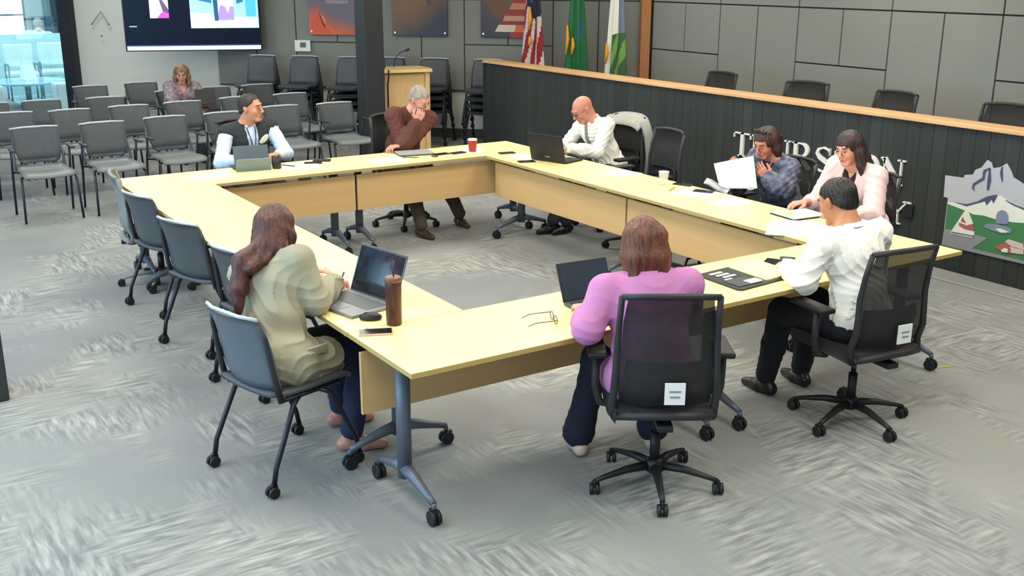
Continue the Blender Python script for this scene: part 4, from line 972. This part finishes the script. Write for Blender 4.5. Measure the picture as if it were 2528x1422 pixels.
    for q in (-1, 1):
        hip, kn, an = legs[q]; fa = rad(P.get('toe', 0)+q*-6); fd = V3(-math.sin(fa), math.cos(fa), 0); b0 = V3(an[0], an[1], 0)
        sh = Field(); sh.cap(b0+V3(0, 0, .04)-fd*.045, b0+V3(0, 0, .035)+fd*.05, .036, .04, .02); sh.cap(b0+fd*.05+V3(0, 0, .034), b0+fd*.155+V3(0, 0, .024), .040, .024, .02); sh.cap(b0+V3(0, 0, .05)-fd*.02, b0+V3(0, 0, .085)-fd*.015, .037, .036, .015)
        sh.cut(lambda X, Y, Z, F: .004-Z+0*X+0*Y)
        mesh_obj('shoe', [sh.mesh(.0065)], mat('shoe_%d_%d_%d' % P['shoes'], P['shoes'], .35), root)
    # ---- tops
    def top(name, c, inf, sleeve=1.0, cuff=.9, waist=0, opts=(), m=None, h=.0085, wr=.004, hood=None, coat=0, seed=0, extra=None, sleeves=True, ec=None):
        f = Field(); B = bulk
        f.ell(pel+V3(0, 0, .04), V3(.155*B+inf, .115*B+inf, .11)*s, .05); f.ell(mid, V3(.130*B+inf, .098*B+inf, .135)*s, .06, T); f.ell(chest, V3(.150*B+inf, .102+inf, .14)*s, .06, T2)
        if fem:
            for q in (-1, 1): f.ell(chest+T2 @ V3(q*.065, .07, -.01), V3(.06, .05, .062), .035, T2)
        for q in (-1, 1):
            f.cap(chest+T2 @ V3(0, -.005, .085*s), Sh[q]+V3(0, 0, .004), .052+inf, .047+inf, .05)
            f.cap(nb+T2 @ V3(0, -.012, -.012), Sh[q]+V3(0, 0, .012), .030+inf*.6, .026+inf*.6, .035)
            if sleeves:
                S_, E_, W_ = Arm[q]; cf = E_+(W_-E_)*cuff
                if cuff <= 0: cf = S_+(E_-S_)*(1+cuff); f.cap(S_, cf, .050*s+inf, (.050*s+inf)*sleeve, .03)
                else: f.chain([S_, E_], [.049*s+inf, .041*s+inf*1.1], .03); f.chain([E_, E_+(cf-E_)*.5, cf], [.041*s+inf*1.1, .038*s+inf*sleeve, .029*s+inf*sleeve], .02)
        if coat:
            f.ell(pel+V3(0, 0, -.01), V3(.185*B, .135*B, .13), .05)
            for q in (-1, 1): hip, kn, an = legs[q]; f.cap(hip, hip+(kn-hip)*coat, .105, .10, .04)
        if extra: extra(f)
        # neck hole
        n0 = nb; ax = unit(T2 @ V3(0, -.1, 1)); nd = T2 @ V3(0, 1, 0)
        def neckcut(X, Y, Z, F):
            px, py, pz = X-n0[0], Y-n0[1], Z-n0[2]; t = px*ax[0]+py*ax[1]+pz*ax[2]; r = np.sqrt(np.maximum(px**2+py**2+pz**2-t*t, 0)); return np.where(t > -.015, (nr+.006+inf*.2)-r, -1)
        f.cut(neckcut)
        def loc(X, Y, Z): q = T2.T; px, py, pz = X-chest[0], Y-chest[1], Z-chest[2]; return (q[0, 0]*px+q[0, 1]*py+q[0, 2]*pz, q[1, 0]*px+q[1, 1]*py+q[1, 2]*pz, q[2, 0]*px+q[2, 1]*py+q[2, 2]*pz)
        for o in opts:
            if o[0] == 'open':   # front opening: half-width at neck (z=.15) and at waist (z=-.3)
                def oc(X, Y, Z, F, o=o): x, y, z = loc(X, Y, Z); w = o[1]+(o[2]-o[1])*np.clip((.16-z)/.5, 0, 1); return np.where((y > 0), w-np.abs(x), -1)
                f.cut(oc)
            if o[0] == 'vee':
                def vc(X, Y, Z, F, o=o): x, y, z = loc(X, Y, Z); w = (z-o[1])*o[2]; return np.where(y > 0, w-np.abs(x), -1)
                f.cut(vc)
            if o[0] == 'slab':   # keep only a thin strip (ties, lanyards)
                f.cut(lambda X, Y, Z, F, o=o: o[1](*loc(X, Y, Z))+0*F)
        return mesh_obj(name, [f.mesh(h, wrinkle(wr, 1, seed) if wr else None)], m or mat('cloth_%d_%d_%d' % c, c, .85, bump=.15, bscale=120), root)
    def hair(style, c, c2=None, seed=0):
        m = mat('hair_%d_%d_%d' % c, c, .45, spec=.45, vary=.35, vscale=5, stretch=(7, 7, 1), c2=c2 or tuple(int(v*.6) for v in c), bump=.5, bscale=16)
        f = Field(); lx, ly, lz = Rh[:, 0], Rh[:, 1], Rh[:, 2]
        def hl(X, Y, Z): px, py, pz = (X-Hd[0])/hs, (Y-Hd[1])/hs, (Z-Hd[2])/hs; return tuple(px*v[0]+py*v[1]+pz*v[2] for v in (lx, ly, lz))
        cutf = None
        if style.startswith('short'):
            f.ell(hp(0, -.016, .034), V3(.082, .101, .087)*hs, .02, Rh); f.ell(hp(0, -.05, -.02), V3(.072, .055, .06)*hs, .02, Rh)
            hlz = {'short': .052, 'short_high': .07, 'short_rec': .082}.get(style, .055)
            def cutf(X, Y, Z, F):
                x, y, z = hl(X, Y, Z); fr = (y-.0)*.9+.012-z                       # slanted line ear -> forehead
                top_ = np.where(y > .05, hlz-z, -1); ear = np.where(z < -.005, (y+.022), -1); nape = -.082-z
                return np.maximum(np.maximum(np.where(z < hlz, fr*.7, -1), top_), np.maximum(ear, nape))
        elif style == 'bob' or style == 'long' or style == 'bangs':
            f.ell(hp(0, -.018, .032), V3(.087, .104, .092)*hs, .02, Rh)
            Ln = P.get('hairlen', .0); up = V3(0, 0, 1)
            for q in (-1, 1):
                f.chain([hp(q*.062, -.03, .03), hp(q*.076, -.022, -.05), hp(q*.072, -.03, -.11)], [.034, .030, .028], .03)
            if style in ('bob',):
                for i, xx in enumerate((-.06, -.03, 0, .03, .06)): f.chain([hp(xx*.8, -.07, .03), hp(xx, -.082, -.06), hp(xx*1.2, -.088+.01*(i % 2), -.15-.012*((i*7) % 3))], [.042, .037, .024], .03)
            for ln in P.get('locks', ()): f.chain([np.array(p, float) if len(p) == 3 else p for p in [hp(*w) for w in ln[0]]]+[chest+T2 @ V3(*w) for w in ln[1]], ln[2], .03)
            bz = .055 if style != 'bangs' else .03
            def cutf(X, Y, Z, F):
                x, y, z = hl(X, Y, Z); fw = P.get('facew', .056); face = np.maximum(np.maximum(np.abs(x)-fw, z-bz-.3*np.abs(x)*0), .02-y); face2 = np.maximum(np.maximum(np.abs(x)-.062, z+.02), -.005-y); face2 = np.maximum(face2, -z-.14); return np.maximum(-face, -face2)
        if cutf: f.cut(cutf)
        def ridg(X, Y, Z): x, y, z = hl(X, Y, Z); a = np.arctan2(x, -y-.01); return .0022*np.sin(a*22+3*np.sin(z*18+seed))+.0015*np.sin(a*43+z*30)
        return mesh_obj('hair', [f.mesh(.0055, ridg)], m, root)
    return dict(root=root, top=top, hair=hair, hp=hp, L=L, nb=nb, chest=chest, T2=T2, Arm=Arm, Sh=Sh, pel=pel, mid=mid, Rh=Rh, hs=hs, sk=sk, legs=legs)
def collar(D, c, r=.062, hgt=.03, name='collar', open_deg=40, th=.006, tilt=-14):
    P = []; nb, T2 = D['nb'], D['T2']
    for i in range(4):
        row = []
        for j in range(25):
            a = rad(90+open_deg/2+(360-open_deg)*j/24); v = i/3; rr = r+(.0, .001, .006, .011)[i]; z = (.004, hgt, hgt+.002, hgt-.022)[i]
            p = V3(rr*math.cos(a), rr*1.02*math.sin(a)-.004, z-.014+.0*v-.022*max(0, math.sin(a))); row.append(tuple(nb+T2 @ p))
        P.append(row)
    return MB().grid(P, th).build(name, mat('cloth_%d_%d_%d' % c, c, .85), D['root'])
def glasses_on(D, c, rx=.021, rz=.015, y=.102):
    hp = D['hp']; m = mat('frame_%d' % c[0], c, .35)
    for q in (-1, 1):
        MB().tube([hp(q*.031+rx*math.cos(a), y-.004*math.cos(a)*q, .010+rz*math.sin(a)) for a in [2*PI*i/16 for i in range(17)]], .0017, 6).build('glasses_rim', m, D['root'])
        MB().tube([hp(q*.053, y-.004, .014), hp(q*.074, .06, .014), hp(q*.08, -.01, .016)], .0018, 6).build('glasses_temple', m, D['root'])
    MB().tube([hp(-.010, y, .013), hp(0, y+.003, .017), hp(.010, y, .013)], .0017, 6).build('glasses_bridge', m, D['root'])
def lanyard(D, c, w=.0045, x0=.055, zb=-.16, off=.024):
    D['top']('lanyard', c, off, wr=0, h=.006, sleeves=False, opts=[('slab', lambda x, y, z: np.maximum(np.maximum(np.abs(np.abs(x)-(x0*np.clip((z-zb)/.28, 0, 1.2)))-w, -y), np.maximum(zb-z, z-.17)))])
# ---------------- the ten people ----------------
def p_vest():
    D = person('man in a dark vest over a pale blue shirt seated behind the grey tablet', (1.30, 5.38), 180, dict(skin=(194, 134, 106), hair=(38, 30, 28), lean=3, head=(1.285, 5.31, 1.165), look=(38, 2, 4), bulk=1.14, sw=1.08, neck=1.1,
        trousers=(40, 44, 56), shoes=(30, 26, 24), handR=dict(w=(1.05, 5.02, .775), hint=(-0.8, 0.3, -1.2), curl=25), handL=dict(w=(1.40, 5.02, .80), hint=(0.9, 0.25, -0.96), d=(-.9, -.3, -.05), curl=35)))
    sc = (190, 208, 232); D['top']('shirt', sc, .016, 1.1, .93, wr=.005, seed=1); collar(D, sc, .066, .03)
    D['top']('vest', (40, 44, 48), .030, wr=.003, sleeves=False, opts=[('open', .055, .022)], seed=2); collar(D, (40, 44, 48), .078, .030, 'vest_collar', 80, .012)
    D['hair']('short_rec', (44, 36, 34)); lanyard(D, (52, 56, 82), .004, .045, -.10, .026)
    D['top']('emblem', (196, 200, 180), .0385, wr=0, sleeves=False, h=.006, opts=[('slab', lambda x, y, z: np.maximum(np.sqrt(((x+.098)/.05)**2+((z-.02+.4*(x+.098))/.028)**2)*.028-.028, -y))])
p_vest()
def p_brown():
    D = person('grey-haired man in a brown sweater resting his chin on his hand', (2.66, 5.22), 184, dict(skin=(198, 142, 124), hair=(150, 140, 128), s=1.02, bulk=1.1, sw=1.1, head=(2.775, 5.02, 1.175), look=(14, 30, 6),
        trousers=(70, 60, 48), shoes=(64, 48, 34), footL=(.16, .60, .085), kneeL=(.16, .42, .52), footR=(-.38, .42, .085), kneeR=(-.2, .42, .5), 
        handR=dict(w=(2.70, 4.94, .985), hint=(-0.6, 0.3, -0.9), d=(.28, -.25, .8), n=(-.3, -1, .0), curl=62), handL=dict(w=(2.46, 4.88, .775), hint=(0.6, 0.3, -1.44), d=(-1, -.15, 0), n=(0, 0, 1), curl=35)))
    bc = (84, 48, 40); D['top']('sweater', bc, .028, 1.2, .9, wr=.005, seed=4); collar(D, (70, 44, 42), .066, .022)
    D['hair']('short_high', (158, 150, 138), (120, 112, 104)); lanyard(D, (140, 118, 110), .003, .06, -.12, .036)
p_brown()
def p_bald():
    D = person('bald man in a white shirt and grey tie working at the black laptop', (4.22, 4.08), 92, dict(skin=(196, 132, 112), hair=(150, 118, 100), browc=(110, 80, 66), lean=10, lean2=1.6, head=(3.985, 4.16, 1.10), look=(-8, 34, 0), neck=1.05, sw=1.14, bulk=1.08,
        trousers=(48, 50, 58), shoes=(22, 22, 24), footR=(.05, .58, .085), footL=(-.02, .48, .085), handR=dict(w=(3.74, 4.27, .80), hint=(0.6, 0.6, -0.72), d=(-.8, -.5, -.1), curl=35), handL=dict(w=(3.72, 3.98, .79), hint=(0.5, -0.8, -0.96), d=(-.6, .6, -.1), curl=35)))
    D['top']('shirt', (232, 230, 222), .017, 1.25, .95, wr=.007, seed=7); collar(D, (240, 238, 232), .066, .03)
    D['top']('necktie', (132, 128, 120), .028, wr=0, h=.005, sleeves=False, opts=[('slab', lambda x, y, z: np.maximum(np.maximum(np.abs(x)-(.016+.012*np.clip((.13-z)/.3, 0, 1)), -y), z-.128))])
    glasses_on(D, (84, 52, 46))
p_bald()
def p_reader():
    D = person('woman in a dark patterned blouse reading a raised sheet of paper, sunglasses on her head', (4.24, 1.98), 88, dict(fem=True, skin=(190, 126, 104), hair=(62, 38, 34), lean=9, head=(3.98, 1.905, 1.095), look=(6, 26, -4), bulk=1.05,
        trousers=(36, 38, 46), shoes=(30, 28, 28), handL=dict(w=(3.92, 1.80, .845), e=(4.03, 1.72, .77), d=(-.35, .35, .6), n=(-.75, -.6, 0), curl=30), handR=dict(w=(3.86, 2.14, .86), hint=(0.6, 0.8, -1.44), d=(-.3, -.3, .5), n=(-.6, .6, 0), curl=30),
        hairlen=.1, locks=[([(.03, -.09, -.02), (.05, -.085, -.1)], [], [.05, .028]), ([(-.03, -.09, -.02), (-.05, -.08, -.1)], [], [.05, .026])]))
    m = mat('blouse_pattern', (118, 122, 142), .85, vary=.5, vscale=26, c2=(52, 56, 74)); D['top']('blouse', (88, 92, 112), .026, 1.5, .9, wr=.006, m=m, seed=9, opts=[('vee', .02, .6)])
    D['top']('undershirt', (38, 44, 70), .012, wr=0, sleeves=False); D['hair']('long', (72, 42, 36), (34, 24, 22)); lanyard(D, (190, 194, 210), .0025, .05, -.10, .03)
    hp = D['hp']
    for q in (-1, 1): MB().ell(hp(q*.034, .035, .125), (.025, .018, .012), R=Matrix(D['Rh'])).build('sunglass_lens', mat('sunglass', (26, 30, 32), .08), D['root'])
    MB().tube([hp(-.08, -.03, .06), hp(-.06, .03, .118), hp(0, .045, .126), hp(.06, .03, .118), hp(.08, -.03, .06)], .003, 6).build('sunglass_frame', BLACK, D['root'])
    # the raised sheet and the one behind it, held in her hands
    a, b, c, d = Vector((3.76, 2.207, .915)), Vector((3.84, 1.885, 1.013)), Vector((3.82, 1.805, .785)), Vector((3.74, 2.105, .745))
    P = [[a.lerp(b, i/6).lerp(d.lerp(c, i/6), j/6)+Vector((-.015*math.sin(PI*i/6), 0, 0)) for j in range(7)] for i in range(7)]
    o = MB().grid([[tuple(p) for p in r] for r in P], .0025).build('paper_sheet', WHITE_PAPER); tag(o, 'white printed sheet raised in the hands of the woman with sunglasses on her head', 'paper')
    P = [[(3.74+.008*j, 2.25-.05*i+.02*j, .80-.010*i-.018*j+.006*math.sin(i*1.5)) for j in range(4)] for i in range(6)]
    o = MB().grid(P, .003).build('paper_sheet', WHITE_PAPER); tag(o, 'curling white page lifted from the stack left of the raised sheet', 'paper')
p_reader()
def p_pink():
    D = person('woman in a pale pink cardigan over black with long dark bangs', (4.27, 1.22), 90, dict(fem=True, skin=(214, 150, 128), hair=(58, 40, 38), lean=10, s=1.02, head=(4.0, 1.165, 1.155), look=(4, 18, 4), lipc=(190, 90, 80),
        trousers=(30, 30, 34), shoes=(30, 28, 28), handL=dict(w=(3.74, .95, .775), hint=(0.3, -0.8, -1.44), d=(-.7, .5, 0), curl=20), handR=dict(w=(3.78, 1.32, .775), hint=(0.4, 0.7, -1.44), d=(-.85, .1, 0), curl=20),
        facew=.05, locks=[([(-.078, .0, -.03), (-.085, .01, -.12), (-.08, .015, -.20)], [], [.03, .026, .012]), ([(.075, -.03, -.03), (.08, -.02, -.12)], [], [.03, .018]), ([(0, -.09, .0), (-.02, -.10, -.12), (-.03, -.10, -.22)], [], [.06, .05, .03])]))
    D['top']('black_top', (34, 28, 30), .014, 1, -.3, wr=.002, opts=[('vee', .09, .8)])
    def puff(f):
        for q in (-1, 1): f.ell(D['Sh'][q]+V3(0, 0, -.01), V3(.062, .066, .06), .03)
    D['top']('cardigan', (228, 194, 192), .026, 1.1, .55, wr=.004, seed=11, opts=[('open', .05, .075)], extra=puff); D['hair']('bangs', (66, 46, 42), (34, 24, 24))
p_pink()
def p_white():
    D = person('dark-haired man in a crisp white shirt seen from behind at the near right corner', (2.53, -.16), -6, dict(skin=(190, 128, 96), hair=(34, 26, 26), lean=9, lean2=1.5, s=1.04, sw=1.06, bulk=1.04, head=(2.50, -.005, 1.165), look=(6, 24, 0),
        trousers=(20, 24, 34), shoes=(28, 26, 28), kneeL=(-.17, .36, .53), footL=(-.15, .47, .085), kneeR=(.13, .42, .53), footR=(.12, .48, .085), legw=1.05,
        handL=dict(w=(2.35, .16, .79), e=(2.24, -.06, .79), d=(.6, .7, 0), curl=30), handR=dict(w=(2.68, .18, .79), hint=(0.8, -0.3, -0.96), d=(-.4, .8, 0), curl=30)))
    D['top']('shirt', (238, 238, 230), .019, 1.25, .97, wr=.008, seed=14, h=.0075); collar(D, (242, 242, 236), .064, .03, open_deg=30); D['hair']('short', (36, 28, 28))
p_white()
def p_purple():
    D = person('auburn-haired woman in a purple blazer with her back to the camera', (1.13, -.17), -29, dict(fem=True, skin=(216, 160, 136), hair=(140, 76, 54), lean=7, s=1.04, bulk=1.12, sw=1.12, head=(1.17, -.03, 1.13), look=(6, 12, 0), hs=1.06,
        trousers=(22, 24, 44), shoes=(196, 168, 158), kneeL=(-.20, .32, .52), footL=(-.27, .36, .085), kneeR=(.12, .4, .52), hemr=.078, legw=1.0,
        handL=dict(w=(1.0, .17, .785), e=(.85, -.06, .79), d=(.4, .9, 0), curl=25), handR=dict(w=(1.40, .20, .79), hint=(0.8, -0.3, -0.96), d=(-.3, .9, 0), curl=25)))
    D['top']('blazer', (182, 118, 168), .024, 1.2, .62, wr=.003, coat=.28, seed=17, h=.0075); collar(D, (182, 118, 168), .07, .024); D['hair']('bob', (116, 64, 44), (62, 34, 26))
p_purple()
def p_beige():
    D = person('woman in a loose beige blazer with very long auburn hair, writing beside the open laptop', (-.17, .96), -66, dict(fem=True, skin=(222, 162, 140), hair=(84, 42, 36), lean=13, lean2=1.6, s=1.02, bulk=1.1, sw=1.06, head=(-.075, 1.235, 1.10), look=(24, 26, -6), hs=1.04,
        trousers=(22, 34, 60), shoes=(176, 122, 108), kneeR=(.13, .40, .50), footR=(.17, .26, .085), kneeL=(-.08, .40, .51), footL=(-.08, .46, .085), toe=-40,
        handR=dict(w=(.20, 1.20, .79), e=(-.01, .93, .80), d=(.75, .5, -.12), curl=38), handL=dict(w=(.20, 1.52, .785), hint=(-0.4, 0.7, -1.44), d=(.8, -.5, 0), curl=30),
        locks=[([(0, -.09, .0), (0, -.10, -.10)], [(-.02, -.165, .10), (-.045, -.175, -.02), (-.06, -.17, -.13)], [.062, .054, .044, .04, .02]), ([(.045, -.075, -.03), (.05, -.085, -.12)], [(.03, -.16, .06)], [.04, .036, .026]), ([(-.045, -.075, -.03), (-.05, -.09, -.12)], [(-.08, -.15, .03)], [.04, .036, .024])]))
    D['top']('blazer', (150, 146, 126), .022, 1.2, .97, wr=.007, coat=.42, seed=21, h=.0075); collar(D, (150, 146, 126), .072, .024); D['hair']('long', (92, 44, 38), (44, 22, 22))
    T2, ch = D['T2'], D['chest']; c = D['pel']+V3(.19, .07, .06)
    MB().box(tuple(c), (.012, .12, .045), M=Matrix(rotm(-8, 0, 8))).build('pocket_flap', mat('cloth_150_146_126', (0, 0, 0)), D['root'], .004)
    o = MB().tube([(.245, 1.235, .765), (.275, 1.235, .83)], .004, 6).build('pen', mat('pen_40', (40, 44, 60), .4)); tag(o, 'slim dark pen in the hand of the woman in the beige blazer', 'pen')
p_beige()
def p_audience():
    D = person('woman with light brown hair in a printed blouse alone in the audience chairs', (2.02, 9.92), 176, dict(fem=True, skin=(200, 142, 122), hair=(140, 114, 88), lean=4, head=(2.03, 9.86, 1.06), look=(-14, 16, 0), s=.98,
        trousers=(60, 56, 64), shoes=(40, 36, 36), pel=(0, -.04, .53), handR=dict(w=(1.90, 9.50, .66), hint=(-0.8, 0.2, -1.2), d=(.5, -.6, 0), curl=25), handL=dict(w=(2.2, 9.52, .68), hint=(0.8, 0.2, -1.2), d=(-.3, -.7, 0), curl=30),
        locks=[([(-.07, .0, -.04), (-.075, .01, -.14), (-.07, .02, -.19)], [], [.034, .03, .016]), ([(.07, .0, -.04), (.075, .01, -.14), (.07, .02, -.19)], [], [.034, .03, .016])]))
    m = mat('floral_print', (156, 140, 148), .85, vary=.5, vscale=24, c2=(96, 80, 90)); D['top']('blouse', (0, 0, 0), .024, 1.35, -.12, wr=.004, m=m, opts=[('vee', -.02, .45)]); D['hair']('bangs', (150, 124, 94), (96, 70, 50))
    t = thing('laptop', 'dark tablet computer held up by the woman in the printed blouse', 'laptop', (2.17, 9.42, .70), rad(176))
    MB().box((0, 0, .11), (.24, .012, .19), M=Matrix.Rotation(rad(14), 3, 'X')).build('case', mat('dark_case', (48, 46, 46), .6), t, .004); MB().box((0, -.0, .004), (.24, .18, .008)).build('base', mat('dark_case', (0, 0, 0)), t, .002)
p_audience()
def p_lobby():
    D = person('grey-haired person in a light shirt seen from behind beyond the lobby half wall', (1.98, 19.15), -10, dict(skin=(190, 150, 130), hair=(150, 146, 140), lean=4, head=(2.02, 19.12, 1.28), look=(0, 5, 0), trousers=(50, 56, 70), shoes=(30, 30, 34), s=1.05, pel=(0, -.05, .64)))
    D['top']('shirt', (196, 206, 226), .02, 1.1, .9, wr=.003, h=.012); D['hair']('short', (160, 156, 150), (130, 124, 118))
    o = MB().box((0, 0, .23), (.44, .42, .44)).build('stool', mat('lobby_stool', (90, 104, 112), .6), None, .02); o.location = (1.99, 19.12, 0); tag(o, 'upholstered stool under the person beyond the lobby half wall', 'stool')
p_lobby()
